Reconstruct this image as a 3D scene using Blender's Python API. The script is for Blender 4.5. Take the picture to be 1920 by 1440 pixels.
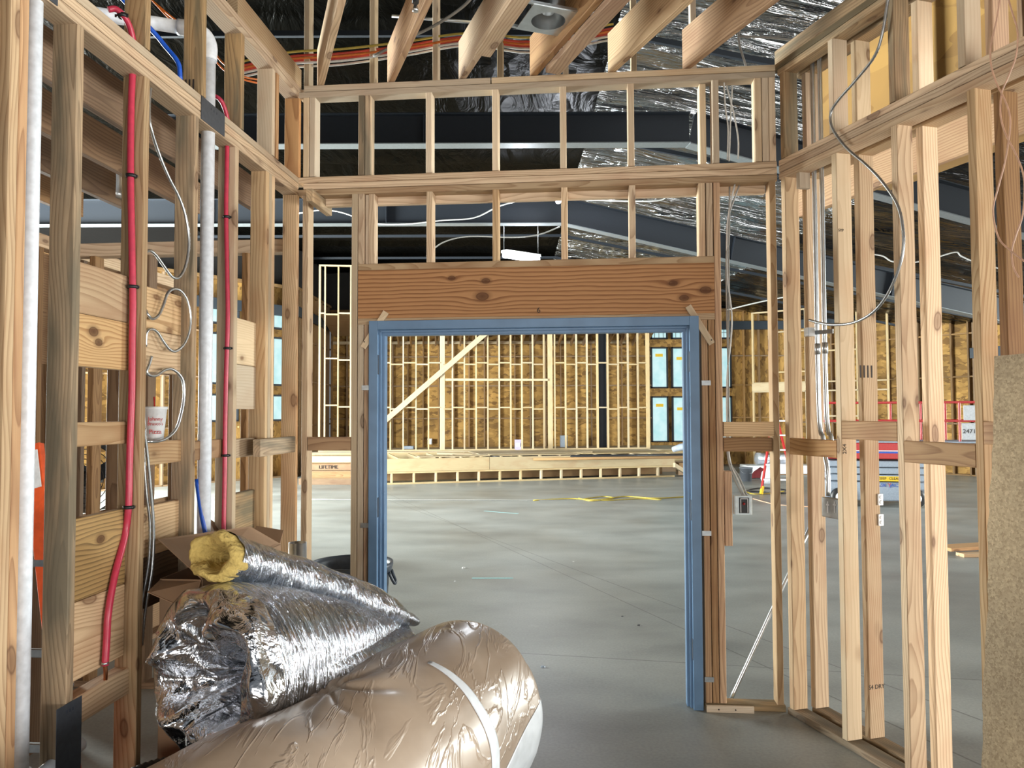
import bpy, bmesh, math, random
from mathutils import Vector, Matrix, noise
random.seed(7)
sc = bpy.context.scene
for o in list(bpy.data.objects): bpy.data.objects.remove(o)
C = sc.collection

# ------------------------------------------------------------------ camera
FPX, PITCH, ROLL, EYE = 1442.0, .037, -.0037, 1.648
cam = bpy.data.cameras.new('camera'); co = bpy.data.objects.new('camera', cam); C.objects.link(co)
cam.sensor_fit = 'HORIZONTAL'; cam.sensor_width = 36; cam.lens = FPX / 1920 * 36
cam.clip_start = .05; cam.clip_end = 200
co.location = (0, 0, EYE)
co.rotation_mode = 'QUATERNION'
co.rotation_quaternion = (Matrix.Rotation(math.pi/2 + PITCH, 4, 'X') @ Matrix.Rotation(ROLL, 4, 'Z')).to_quaternion()
sc.camera = co

# ------------------------------------------------------------------ view, world, daylight
sc.view_settings.view_transform = 'Standard'; sc.view_settings.look = 'None'
sc.view_settings.gamma = 1; sc.view_settings.use_curve_mapping = False
sc.view_settings.exposure = 0.55
w = bpy.data.worlds.new('world'); sc.world = w; w.use_nodes = True
w.node_tree.nodes['Background'].inputs[0].default_value = (.85, .92, 1.0, 1)
w.node_tree.nodes['Background'].inputs[1].default_value = .13
sc.cycles.max_bounces = 6; sc.cycles.diffuse_bounces = 4; sc.cycles.glossy_bounces = 3
sc.cycles.transmission_bounces = 4; sc.cycles.use_denoising = True
sc.cycles.sample_clamp_indirect = 6
def area(name, loc, rot, sx, sy, power, col):
    l = bpy.data.lights.new(name, 'AREA'); l.shape = 'RECTANGLE'; l.size = sx; l.size_y = sy
    l.energy = power; l.color = col
    o = bpy.data.objects.new(name, l); C.objects.link(o); o.location = loc; o.rotation_euler = rot
    return o
R = math.radians
# daylight from the right; unseen fill lights added behind and on both hall flanks
area('daylight_opening_right', (7.4, -1.6, 1.0), (R(92), 0, R(66)), 9.0, 1.8, 690, (1, .97, .92))
area('fill_light_behind_left', (-1.2, -5.8, 1.15), (R(93), 0, R(-8)), 3.0, 1.8, 215, (1, .96, .90))
area('fill_light_west', (-10.4, 11.6, 2.1), (0, R(-90), R(6)), 3.4, 5.0, 4700, (.93, 1, .97))
area('fill_light_east', (16.6, 11.6, 2.0), (0, R(90), R(-6)), 3.4, 6.0, 3600, (.93, 1, .97))

# ------------------------------------------------------------------ geometry of the place
def ray(px, py):
    a, b = px-960, py-720
    cr, sr = math.cos(ROLL), math.sin(ROLL)
    x = cr*a+sr*b; y = -sr*a+cr*b
    X = x/FPX; u = -y/FPX
    c, s = math.cos(PITCH), math.sin(PITCH)
    return (X, c-u*s, s+u*c)
def gz(px, py, z=0):
    r = ray(px, py); t = (z-EYE)/r[2]; return Vector((r[0]*t, r[1]*t, z))
def atY(px, py, Y):
    r = ray(px, py); t = Y/r[1]; return Vector((r[0]*t, Y, EYE+r[2]*t))
class Wall:
    """a plan line: o corner on the floor, u along the wall, d square to it, away from the room"""
    def __init__(s, o, u, d): s.o = o; s.u = u; s.d = d; s.U = Vector((u[0], u[1], 0)); s.D = Vector((d[0], d[1], 0))
    def P(s, u, d, z): return Vector((s.o[0]+s.u[0]*u+s.d[0]*d, s.o[1]+s.u[1]*u+s.d[1]*d, z))
    def hit(s, px, py, d=0):
        r = ray(px, py)
        ox, oy = s.o[0]+s.d[0]*d, s.o[1]+s.d[1]*d
        t = (ox*s.d[0]+oy*s.d[1])/(r[0]*s.d[0]+r[1]*s.d[1])
        x, y = r[0]*t-ox, r[1]*t-oy
        return x*s.u[0]+y*s.u[1], EYE+r[2]*t
    def at(s, px, py, d=0):
        u, z = s.hit(px, py, d); return s.P(u, d, z)
def seg(p, q):
    v = Vector((q[0]-p[0], q[1]-p[1])).normalized()
    return Wall(p, (v.x, v.y), (-v.y, v.x))
a_, b_, c_ = .0955, .2898, .0828
WF = Wall((-1.2699, 4.5439), (math.cos(a_), -math.sin(a_)), (math.sin(a_), math.cos(a_)))
WL = Wall((-1.2699, 4.5439), (-math.sin(c_), -math.cos(c_)), (-math.cos(c_), math.sin(c_)))
WR = Wall((1.494, 4.2794), (math.sin(b_), -math.cos(b_)), (math.cos(b_), math.sin(b_)))
UP = Vector((0, 0, 1))

# ------------------------------------------------------------------ materials
def mat(name):
    m = bpy.data.materials.new(name); m.use_nodes = True
    nt = m.node_tree; b = nt.nodes['Principled BSDF']
    return m, nt, b
def N(nt, t, **k):
    n = nt.nodes.new(t)
    for a, v in k.items():
        if hasattr(n, a): setattr(n, a, v)
        else: n.inputs[a].default_value = v
    return n
def ramp(nt, fac, stops):
    r = nt.nodes.new('ShaderNodeValToRGB')
    e = r.color_ramp.elements
    while len(e) > 1: e.remove(e[-1])
    e[0].position = stops[0][0]; e[0].color = stops[0][1]
    for p, c in stops[1:]:
        x = e.new(p); x.color = c
    nt.links.new(fac, r.inputs[0]); return r
def g(v): return (v, v, v, 1)
def mix(nt, fac, a, b, blend='MIX'):
    m = nt.nodes.new('ShaderNodeMix'); m.data_type = 'RGBA'; m.blend_type = blend
    for i, v in ((0, fac), (6, a), (7, b)):
        if hasattr(v, 'links') or hasattr(v, 'is_linked'): nt.links.new(v, m.inputs[i])
        else: m.inputs[i].default_value = v
    return m.outputs[2]
def math_(nt, op, a, b=None):
    m = nt.nodes.new('ShaderNodeMath'); m.operation = op
    for i, v in ((0, a), (1, b)):
        if v is None: continue
        if hasattr(v, 'is_linked'): nt.links.new(v, m.inputs[i])
        else: m.inputs[i].default_value = v
    return m.outputs[0]
def plain(name, col, rough=.6, metal=0, emit=0, coat=0, bump=0, bscale=40):
    m, nt, b = mat(name)
    b.inputs['Base Color'].default_value = (*col, 1); b.inputs['Roughness'].default_value = rough
    b.inputs['Metallic'].default_value = metal; b.inputs['Coat Weight'].default_value = coat
    if emit:
        b.inputs['Emission Color'].default_value = (*col, 1); b.inputs['Emission Strength'].default_value = emit
    tc = N(nt, 'ShaderNodeTexCoord'); n = N(nt, 'ShaderNodeTexNoise'); n.inputs['Scale'].default_value = bscale
    nt.links.new(tc.outputs['Object'], n.inputs['Vector'])
    if not emit:
        r = ramp(nt, n.outputs[0], [(.3, (*[c*.88 for c in col], 1)), (.7, (*[min(1, c*1.08) for c in col], 1))])
        nt.links.new(r.outputs[0], b.inputs['Base Color'])
    if bump:
        bp = N(nt, 'ShaderNodeBump'); bp.inputs['Strength'].default_value = bump; bp.inputs['Distance'].default_value = .01
        nt.links.new(n.outputs[0], bp.inputs['Height']); nt.links.new(bp.outputs[0], b.inputs['Normal'])
    return m
def wood(name, light, dark, ring=24, weather=0.0, contrast=1.4, knots=True, vary=.35):
    """sawn softwood: growth rings running along local X, fibres, knots, mill stain; varies from board to board"""
    m, nt, b = mat(name); L = nt.links
    tc = N(nt, 'ShaderNodeTexCoord'); oi = N(nt, 'ShaderNodeObjectInfo')
    wn = N(nt, 'ShaderNodeTexWhiteNoise'); wn.noise_dimensions = '1D'; L.new(oi.outputs['Random'], wn.inputs['W'])
    off = N(nt, 'ShaderNodeVectorMath', operation='MULTIPLY_ADD')
    L.new(wn.outputs['Color'], off.inputs[0]); off.inputs[1].default_value = (40, .16, .16); off.inputs[2].default_value = (0, -.08, -.12)
    ad = N(nt, 'ShaderNodeVectorMath', operation='ADD'); L.new(tc.outputs['Object'], ad.inputs[0]); L.new(off.outputs[0], ad.inputs[1])
    # slow wander of the pith
    n1 = N(nt, 'ShaderNodeTexNoise'); n1.inputs['Scale'].default_value = 1.0; n1.inputs['Detail'].default_value = 1
    mp1 = N(nt, 'ShaderNodeMapping'); mp1.inputs['Scale'].default_value = (1.3, 3, 3)
    L.new(ad.outputs[0], mp1.inputs[0]); L.new(mp1.outputs[0], n1.inputs['Vector'])
    w1 = N(nt, 'ShaderNodeVectorMath', operation='MULTIPLY_ADD')
    L.new(n1.outputs['Color'], w1.inputs[0]); w1.inputs[1].default_value = (0, .11, .11); L.new(ad.outputs[0], w1.inputs[2])
    mp2 = N(nt, 'ShaderNodeMapping'); mp2.inputs['Scale'].default_value = (.05, 1, 1)
    L.new(w1.outputs[0], mp2.inputs[0])
    wv = N(nt, 'ShaderNodeTexWave'); wv.wave_type = 'RINGS'; wv.rings_direction = 'X'; wv.wave_profile = 'SAW'
    wv.inputs['Scale'].default_value = ring; wv.inputs['Distortion'].default_value = 1.2; wv.inputs['Detail'].default_value = 1.5
    wv.inputs['Detail Scale'].default_value = 1.5
    L.new(mp2.outputs[0], wv.inputs['Vector'])
    rr = ramp(nt, wv.outputs[0], [(0, g(.0)), (.45, g(.12)), (.85, g(.75*contrast)), (.95, g(1*contrast)), (1, g(.1))])
    # fibres
    mp3 = N(nt, 'ShaderNodeMapping'); mp3.inputs['Scale'].default_value = (6, 220, 220)
    L.new(ad.outputs[0], mp3.inputs[0]); nf = N(nt, 'ShaderNodeTexNoise'); nf.inputs['Scale'].default_value = 1; nf.inputs['Detail'].default_value = 2
    L.new(mp3.outputs[0], nf.inputs['Vector'])
    f = math_(nt, 'ADD', math_(nt, 'MULTIPLY', rr.outputs[0], .55), math_(nt, 'MULTIPLY', math_(nt, 'SUBTRACT', nf.outputs[0], .4), .5))
    col = mix(nt, f, (*light, 1), (*dark, 1))
    # patches of heartwood redness
    n2 = N(nt, 'ShaderNodeTexNoise'); n2.inputs['Scale'].default_value = 2.2; n2.inputs['Detail'].default_value = 2
    L.new(mp1.outputs[0], n2.inputs['Vector'])
    hf = ramp(nt, n2.outputs[0], [(.5, g(0)), (.72, g(.45))])
    col = mix(nt, hf.outputs[0], col, (dark[0]*1.15, dark[1]*.95, dark[2]*.85, 1))
    if knots:
        mp4 = N(nt, 'ShaderNodeMapping'); mp4.inputs['Scale'].default_value = (2.9, 6.5, 6.5)
        L.new(w1.outputs[0], mp4.inputs[0]); vo = N(nt, 'ShaderNodeTexVoronoi'); vo.inputs['Scale'].default_value = 1
        L.new(mp4.outputs[0], vo.inputs['Vector'])
        kf = ramp(nt, vo.outputs['Distance'], [(0, g(.8)), (.09, g(.65)), (.115, g(1)), (.14, g(.3)), (.21, g(0))])
        kk = math_(nt, 'MULTIPLY', kf.outputs[0], .85)
        col = mix(nt, kk, col, (.15, .065, .026, 1))
    if weather:
        mp5 = N(nt, 'ShaderNodeMapping'); mp5.inputs['Scale'].default_value = (2.0, 14, 14)
        L.new(ad.outputs[0], mp5.inputs[0]); nw = N(nt, 'ShaderNodeTexNoise'); nw.inputs['Scale'].default_value = 1; nw.inputs['Detail'].default_value = 5
        L.new(mp5.outputs[0], nw.inputs['Vector'])
        wf = ramp(nt, nw.outputs[0], [(.40, g(0)), (.62, g(weather))])
        col = mix(nt, wf.outputs[0], col, (.17, .14, .085, 1))
    hsv = N(nt, 'ShaderNodeHueSaturation'); L.new(col, hsv.inputs['Color'])
    vv = N(nt, 'ShaderNodeMapRange'); L.new(wn.outputs['Value'], vv.inputs[0]); vv.inputs[3].default_value = 1-vary; vv.inputs[4].default_value = 1+vary*.6
    sv = N(nt, 'ShaderNodeMapRange'); L.new(oi.outputs['Random'], sv.inputs[0]); sv.inputs[3].default_value = .72; sv.inputs[4].default_value = 1.0
    L.new(vv.outputs[0], hsv.inputs['Value']); L.new(sv.outputs[0], hsv.inputs['Saturation'])
    L.new(hsv.outputs[0], b.inputs['Base Color'])
    b.inputs['Roughness'].default_value = .72; b.inputs['Specular IOR Level'].default_value = .25
    bp = N(nt, 'ShaderNodeBump'); bp.inputs['Strength'].default_value = .25; bp.inputs['Distance'].default_value = .0015
    L.new(f, bp.inputs['Height']); L.new(bp.outputs[0], b.inputs['Normal'])
    return m
PINE = wood('pine', (.62, .43, .235), (.36, .205, .09))
PALE = wood('pale_pine', (.66, .51, .33), (.45, .31, .17), contrast=.7)
WARM = wood('warm_pine', (.55, .31, .125), (.30, .135, .045), ring=20)
HEAD_ = wood('header_pine', (.40, .19, .075), (.17, .06, .022), ring=15, contrast=1.1, vary=.02)
GREY = wood('weathered_pine', (.50, .33, .16), (.24, .14, .06), weather=.85)
MOLD = wood('stained_board', (.46, .28, .11), (.20, .11, .045), ring=22, weather=.95, vary=.05)
DARKW = wood('dark_shaded_lumber', (.25, .14, .06), (.125, .06, .024), knots=False)  # shade of the rear rooms is put into this darker wood colour
FARW = wood('far_lumber', (.50, .385, .21), (.36, .25, .12), knots=False, contrast=.5, vary=.15)
FARD = wood('far_brown_lumber', (.30, .17, .06), (.19, .10, .035), knots=False, contrast=.5)

def knotwood(name, light, dark, knots, freq=60, warp=1.0):
    """a plank whose grain lines flow around given knots: (x, y, size) in the plank's own plane"""
    m, nt, b = mat(name); L = nt.links
    tc = N(nt, 'ShaderNodeTexCoord'); sp = N(nt, 'ShaderNodeSeparateXYZ'); L.new(tc.outputs['Object'], sp.inputs[0])
    X, Y = sp.outputs[0], sp.outputs[1]
    mpn = N(nt, 'ShaderNodeMapping'); mpn.inputs['Scale'].default_value = (2.2, 9, 9); L.new(tc.outputs['Object'], mpn.inputs[0])
    nn = N(nt, 'ShaderNodeTexNoise'); nn.inputs['Scale'].default_value = 1; nn.inputs['Detail'].default_value = 3; L.new(mpn.outputs[0], nn.inputs['Vector'])
    v = math_(nt, 'ADD', Y, math_(nt, 'MULTIPLY', math_(nt, 'SUBTRACT', nn.outputs[0], .5), .030))
    kmax = None
    for (kx, ky, s) in knots:
        dx = math_(nt, 'SUBTRACT', X, kx); dy = math_(nt, 'SUBTRACT', Y, ky)
        q = math_(nt, 'ADD', math_(nt, 'POWER', math_(nt, 'MULTIPLY', dx, .28/s), 2), math_(nt, 'POWER', math_(nt, 'MULTIPLY', dy, .75/s), 2))
        e = math_(nt, 'EXPONENT', math_(nt, 'MULTIPLY', q, -1))
        v = math_(nt, 'SUBTRACT', v, math_(nt, 'MULTIPLY', math_(nt, 'MULTIPLY', e, .85*warp), dy))
        v = math_(nt, 'ADD', v, math_(nt, 'MULTIPLY', math_(nt, 'POWER', e, 2), .012))
        q2 = math_(nt, 'SQRT', math_(nt, 'ADD', math_(nt, 'POWER', math_(nt, 'MULTIPLY', dx, .62/s), 2), math_(nt, 'POWER', math_(nt, 'DIVIDE', dy, s), 2)))
        k = ramp(nt, q2, [(0, g(1)), (.42, g(.85)), (.5, g(1)), (.60, g(.45)), (1.0, g(0))]).outputs[0]
        kmax = k if kmax is None else math_(nt, 'MAXIMUM', kmax, k)
    w_ = math_(nt, 'FRACT', math_(nt, 'MULTIPLY', v, freq))
    rr = ramp(nt, w_, [(0, g(0)), (.5, g(.2)), (.84, g(1.25)), (.95, g(1.25)), (1, g(.05))])
    mp3 = N(nt, 'ShaderNodeMapping'); mp3.inputs['Scale'].default_value = (6, 200, 200); L.new(tc.outputs['Object'], mp3.inputs[0])
    nf = N(nt, 'ShaderNodeTexNoise'); nf.inputs['Scale'].default_value = 1; L.new(mp3.outputs[0], nf.inputs['Vector'])
    f = math_(nt, 'ADD', math_(nt, 'MULTIPLY', rr.outputs[0], .6), math_(nt, 'MULTIPLY', math_(nt, 'SUBTRACT', nf.outputs[0], .4), .45))
    col = mix(nt, f, (*light, 1), (*dark, 1))
    if kmax is not None: col = mix(nt, math_(nt, 'MULTIPLY', kmax, .9), col, (.075, .028, .012, 1))
    L.new(col, b.inputs['Base Color']); b.inputs['Roughness'].default_value = .7; b.inputs['Specular IOR Level'].default_value = .25
    return m
HEAD = knotwood('header_pine', (.43, .225, .10), (.17, .065, .024), [(-.47, .085, .024), (-.27, .065, .028), (-.29, -.025, .042), (.80, .03, .028), (.98, -.012, .036), (.86, -.055, .03)], 42)
KN1 = knotwood('knotty_pine', (.62, .41, .20), (.36, .19, .075), [(.0, .0, .024), (.03, .035, .03)], 75)
MOLDK = knotwood('knotty_stained_board', (.45, .29, .12), (.16, .10, .045), [(-.03, .05, .026)], 60)

def osb(name, c1, c2, c3, scale=9.0, joints=True):
    m, nt, b = mat(name); L = nt.links
    tc = N(nt, 'ShaderNodeTexCoord'); mp = N(nt, 'ShaderNodeMapping'); mp.inputs['Scale'].default_value = (scale, scale*2.2, scale*2.2)
    L.new(tc.outputs['Object'], mp.inputs[0])
    ns = N(nt, 'ShaderNodeTexNoise'); ns.inputs['Scale'].default_value = .8; L.new(mp.outputs[0], ns.inputs['Vector'])
    ds = N(nt, 'ShaderNodeVectorMath', operation='MULTIPLY_ADD'); L.new(ns.outputs['Color'], ds.inputs[0]); ds.inputs[1].default_value = (2.5, 2.5, 2.5); L.new(mp.outputs[0], ds.inputs[2])
    v = N(nt, 'ShaderNodeTexVoronoi'); v.inputs['Scale'].default_value = 1.0; L.new(ds.outputs[0], v.inputs['Vector'])
    sx = N(nt, 'ShaderNodeSeparateColor'); L.new(v.outputs['Color'], sx.inputs[0])
    r = ramp(nt, sx.outputs[0], [(0, (*c3, 1)), (.35, (*c2, 1)), (.8, (*c1, 1)), (1, (c1[0]*1.15, c1[1]*1.15, c1[2]*1.15, 1))])
    n2 = N(nt, 'ShaderNodeTexNoise'); n2.inputs['Scale'].default_value = 1.3; L.new(tc.outputs['Object'], n2.inputs['Vector'])
    r2 = ramp(nt, n2.outputs[0], [(.35, g(.72)), (.65, g(1.05))])
    L.new(mix(nt, 1.0, r.outputs[0], r2.outputs[0], 'MULTIPLY'), b.inputs['Base Color'])
    b.inputs['Roughness'].default_value = .8
    bp = N(nt, 'ShaderNodeBump'); bp.inputs['Strength'].default_value = .4; bp.inputs['Distance'].default_value = .002
    L.new(v.outputs['Distance'], bp.inputs['Height']); L.new(bp.outputs[0], b.inputs['Normal'])
    return m
OSBN = osb('strand_board_near', (.50, .385, .24), (.43, .325, .20), (.33, .24, .14), 60)
OSBF = osb('strand_board_far', (.45, .255, .068), (.33, .18, .045), (.18, .09, .022), 5)
PLY = osb('plywood_amber', (.34, .19, .045), (.29, .155, .035), (.22, .11, .02), 1.2)

def foil(name, base, rough, scale, stretch=(1, 1, 1), strength=1.0, dist=.02, metal=1.0, rz=0):
    m, nt, b = mat(name); L = nt.links
    tc = N(nt, 'ShaderNodeTexCoord'); mp = N(nt, 'ShaderNodeMapping'); mp.inputs['Scale'].default_value = [scale*s for s in stretch]
    mr = N(nt, 'ShaderNodeMapping'); mr.inputs['Rotation'].default_value = (0, 0, rz)
    L.new(tc.outputs['Object'], mr.inputs[0]); L.new(mr.outputs[0], mp.inputs[0])
    n = N(nt, 'ShaderNodeTexNoise'); n.inputs['Scale'].default_value = 1; n.inputs['Detail'].default_value = 5; n.inputs['Roughness'].default_value = .55; n.inputs['Distortion'].default_value = 1.2
    v = N(nt, 'ShaderNodeTexVoronoi'); v.feature = 'DISTANCE_TO_EDGE'; v.inputs['Scale'].default_value = 1.2
    L.new(mp.outputs[0], n.inputs['Vector'])
    ds = N(nt, 'ShaderNodeVectorMath', operation='MULTIPLY_ADD'); L.new(n.outputs['Color'], ds.inputs[0]); ds.inputs[1].default_value = (1.2, 1.2, 1.2); L.new(mp.outputs[0], ds.inputs[2])
    L.new(ds.outputs[0], v.inputs['Vector'])
    vr = ramp(nt, v.outputs[0], [(0, g(0)), (.25, g(1))])
    h = math_(nt, 'ADD', n.outputs[0], math_(nt, 'MULTIPLY', vr.outputs[0], .35))
    bp = N(nt, 'ShaderNodeBump'); bp.inputs['Strength'].default_value = strength; bp.inputs['Distance'].default_value = dist
    L.new(h, bp.inputs['Height']); L.new(bp.outputs[0], b.inputs['Normal'])
    b.inputs['Base Color'].default_value = (*base, 1); b.inputs['Metallic'].default_value = metal; b.inputs['Roughness'].default_value = rough
    return m
FOIL = foil('silver_foil', (.58, .60, .64), .16, 6, (1, 1, 1), .55, .02)
FOILS = foil('silver_foil_smooth', (.56, .59, .64), .14, 22, (2.4, .3, .3), 1.0, .012, rz=-1.0)
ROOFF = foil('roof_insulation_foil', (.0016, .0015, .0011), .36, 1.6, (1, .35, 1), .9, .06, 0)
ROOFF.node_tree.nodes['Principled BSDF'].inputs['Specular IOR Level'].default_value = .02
ROOFS = foil('roof_insulation_lit', (.42, .44, .46), .13, 1.5, (.5, 2.6, 1), 1.0, .22)  # same roof foil; the light it catches here is put into its colour
ROOFE = foil('roof_insulation_less_lit', (.06, .062, .065), .16, 1.3, (.5, 2.2, 1), 1.0, .14)  # same roof foil, darker copy for the less lit slope

def concrete():
    m, nt, b = mat('concrete_slab'); L = nt.links
    tc = N(nt, 'ShaderNodeTexCoord')
    n1 = N(nt, 'ShaderNodeTexNoise'); n1.inputs['Scale'].default_value = .55; n1.inputs['Detail'].default_value = 6; L.new(tc.outputs['Object'], n1.inputs['Vector'])
    mp = N(nt, 'ShaderNodeMapping'); mp.inputs['Scale'].default_value = (.9, 1.5, 1); mp.inputs['Rotation'].default_value = (0, 0, .5); L.new(tc.outputs['Object'], mp.inputs[0])
    n2 = N(nt, 'ShaderNodeTexNoise'); n2.inputs['Scale'].default_value = 1.2; n2.inputs['Detail'].default_value = 6; L.new(mp.outputs[0], n2.inputs['Vector'])
    n3 = N(nt, 'ShaderNodeTexNoise'); n3.inputs['Scale'].default_value = 60; n3.inputs['Detail'].default_value = 3; L.new(tc.outputs['Object'], n3.inputs['Vector'])
    f = math_(nt, 'ADD', math_(nt, 'MULTIPLY', n1.outputs[0], .5), math_(nt, 'MULTIPLY', n2.outputs[0], .5))
    r = ramp(nt, f, [(.35, (.20, .206, .195, 1)), (.5, (.285, .293, .275, 1)), (.66, (.36, .368, .345, 1))])
    r3 = ramp(nt, n3.outputs[0], [(.35, g(.9)), (.7, g(1.06))])
    col = mix(nt, 1.0, r.outputs[0], r3.outputs[0], 'MULTIPLY')
    # whitish scuffs and chalky dust
    n4 = N(nt, 'ShaderNodeTexNoise'); n4.inputs['Scale'].default_value = 2.6; n4.inputs['Detail'].default_value = 9; n4.inputs['Roughness'].default_value = .75; L.new(tc.outputs['Object'], n4.inputs['Vector'])
    r4 = ramp(nt, n4.outputs[0], [(.62, g(0)), (.72, g(.35))])
    col = mix(nt, r4.outputs[0], col, (.48, .49, .47, 1))
    # saw cuts: distance to three plan lines
    sp = N(nt, 'ShaderNodeSeparateXYZ'); L.new(tc.outputs['Object'], sp.inputs[0])
    for (p, q) in ((gz(815, 970), gz(1300, 1150)), (gz(1550, 1302), gz(1703, 1372)), (gz(1290, 1243), gz(1170, 1236)), (gz(590, 937), gz(1280, 934))):
        dx, dy = q.x-p.x, q.y-p.y; l = math.hypot(dx, dy); nx, ny = -dy/l, dx/l; c = -(nx*p.x+ny*p.y)
        dd = math_(nt, 'ABSOLUTE', math_(nt, 'ADD', math_(nt, 'ADD', math_(nt, 'MULTIPLY', sp.outputs[0], nx), math_(nt, 'MULTIPLY', sp.outputs[1], ny)), c))
        rr = ramp(nt, dd, [(0, g(.6)), (.004, g(.5)), (.007, g(0))])
        col = mix(nt, rr.outputs[0], col, (.05, .05, .045, 1))
    L.new(col, b.inputs['Base Color'])
    rg = ramp(nt, n1.outputs[0], [(.3, g(.34)), (.7, g(.52))]); L.new(rg.outputs[0], b.inputs['Roughness'])
    bp = N(nt, 'ShaderNodeBump'); bp.inputs['Strength'].default_value = .12; bp.inputs['Distance'].default_value = .004
    L.new(n2.outputs[0], bp.inputs['Height']); L.new(bp.outputs[0], b.inputs['Normal'])
    return m
CONC = concrete()
def kraft():
    m, nt, b = mat('kraft_under_clear_wrap'); L = nt.links
    tc = N(nt, 'ShaderNodeTexCoord')
    n = N(nt, 'ShaderNodeTexNoise'); n.inputs['Scale'].default_value = 3.0; n.inputs['Detail'].default_value = 5; L.new(tc.outputs['Object'], n.inputs['Vector'])
    r = ramp(nt, n.outputs[0], [(.35, (.33, .245, .175, 1)), (.52, (.41, .315, .235, 1)), (.7, (.48, .375, .285, 1))])
    L.new(r.outputs[0], b.inputs['Base Color'])
    mp = N(nt, 'ShaderNodeMapping'); mp.inputs['Scale'].default_value = (7, 1.6, 3.5); mp.inputs['Rotation'].default_value = (.9, .5, .7); L.new(tc.outputs['Object'], mp.inputs[0])
    v = N(nt, 'ShaderNodeTexNoise'); v.inputs['Scale'].default_value = 1.0; v.inputs['Detail'].default_value = 4; v.inputs['Distortion'].default_value = 1.5; L.new(mp.outputs[0], v.inputs['Vector'])
    rd = ramp(nt, v.outputs[0], [(.46, g(0)), (.5, g(1)), (.54, g(0))])
    bp = N(nt, 'ShaderNodeBump'); bp.inputs['Strength'].default_value = .4; bp.inputs['Distance'].default_value = .006
    L.new(rd.outputs[0], bp.inputs['Height']); L.new(bp.outputs[0], b.inputs['Normal']); L.new(bp.outputs[0], b.inputs['Coat Normal'])
    b.inputs['Roughness'].default_value = .42; b.inputs['Coat Weight'].default_value = .5; b.inputs['Coat Roughness'].default_value = .2
    return m
KRAFT = kraft()
PVC = plain('white_pvc', (.80, .85, .92), .35)
STEELB = plain('primed_blue_steel', (.006, .010, .017), .6)
STEELG = plain('grey_flange_steel', (.18, .20, .21), .4, .3)
GIRT = plain('blue_girt_steel', (.016, .026, .038), .6)
FRAME = plain('blue_grey_frame_paint', (.11, .20, .33), .38, 0, bscale=8)
HINGE = plain('hinge_recess_dark', (.015, .025, .045), .6)
PLATE = plain('nail_plate_steel', (.10, .115, .14), .42, .7)
GALV = plain('galvanised_steel', (.55, .58, .60), .3, .95, bscale=18)
DGALV = plain('dull_conduit_steel', (.36, .38, .39), .36, .9)
REDP = plain('crimson_pex', (.50, .035, .075), .35)
BLUEP = plain('blue_pex', (.01, .10, .60), .35)
COPPER = plain('copper', (.62, .27, .14), .3, 1)
BLACKP = plain('black_plastic', (.012, .012, .014), .45)
BINP = plain('dark_grey_bin_plastic', (.05, .062, .08), .42)
PAILP = plain('grey_pail_plastic', (.12, .13, .15), .45)
CARD = plain('brown_cardboard', (.27, .165, .095), .85, bscale=5)
YWOOL = plain('yellow_glass_wool', (.50, .36, .11), .95, bump=1, bscale=60)
WHITE = plain('white_plastic', (.78, .80, .82), .45)
TAPE = plain('white_wrap', (.74, .78, .82), .35, coat=.4, bump=.5, bscale=14)
REDM = plain('red_machine_paint', (.42, .02, .02), .4)
GREYM = plain('grey_machine_paint', (.28, .33, .40), .45)
YEL = plain('yellow_plastic', (.80, .52, .02), .5)
ORNG = plain('orange_fibreglass', (.75, .10, .02), .45)
INK = plain('dark_ink', (.03, .022, .018), .8)
REDI = plain('red_ink', (.55, .03, .03), .7)
BLUI = plain('blue_ink', (.03, .10, .45), .6)
CABW = plain('white_cable', (.62, .62, .60), .5)
CABG = plain('grey_cable', (.30, .29, .27), .5)
CABO = plain('orange_cable', (.65, .16, .02), .5)
CABR = plain('red_cable', (.45, .04, .02), .5)
CABY = plain('yellow_cable', (.42, .32, .05), .5)
COPW = plain('copper_toned_wire', (.62, .38, .26), .5)
REDC = plain('dark_red_cloth', (.12, .01, .012), .9)
PAPER = plain('grey_white_paper', (.50, .51, .54), .8)
LAMPB = plain('lamp_glow', (.82, .88, 1), .5, emit=60)
TUBEL = plain('tube_glow', (.86, .90, 1), .5, emit=14)
DARKV = plain('dark_gap_filler', (.012, .010, .009), .9)
def film():
    m, nt, b = mat('window_film_backlit'); L = nt.links
    tc = N(nt, 'ShaderNodeTexCoord'); n = N(nt, 'ShaderNodeTexNoise'); n.inputs['Scale'].default_value = 3.5; n.inputs['Detail'].default_value = 3
    L.new(tc.outputs['Object'], n.inputs['Vector'])
    r = ramp(nt, n.outputs[0], [(.3, (.42, .80, .84, 1)), (.6, (.66, .93, .95, 1))])
    L.new(r.outputs[0], b.inputs['Emission Color']); b.inputs['Emission Strength'].default_value = .56
    b.inputs['Base Color'].default_value = (.10, .14, .14, 1); b.inputs['Roughness'].default_value = .3
    return m
FILM = film()

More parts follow.
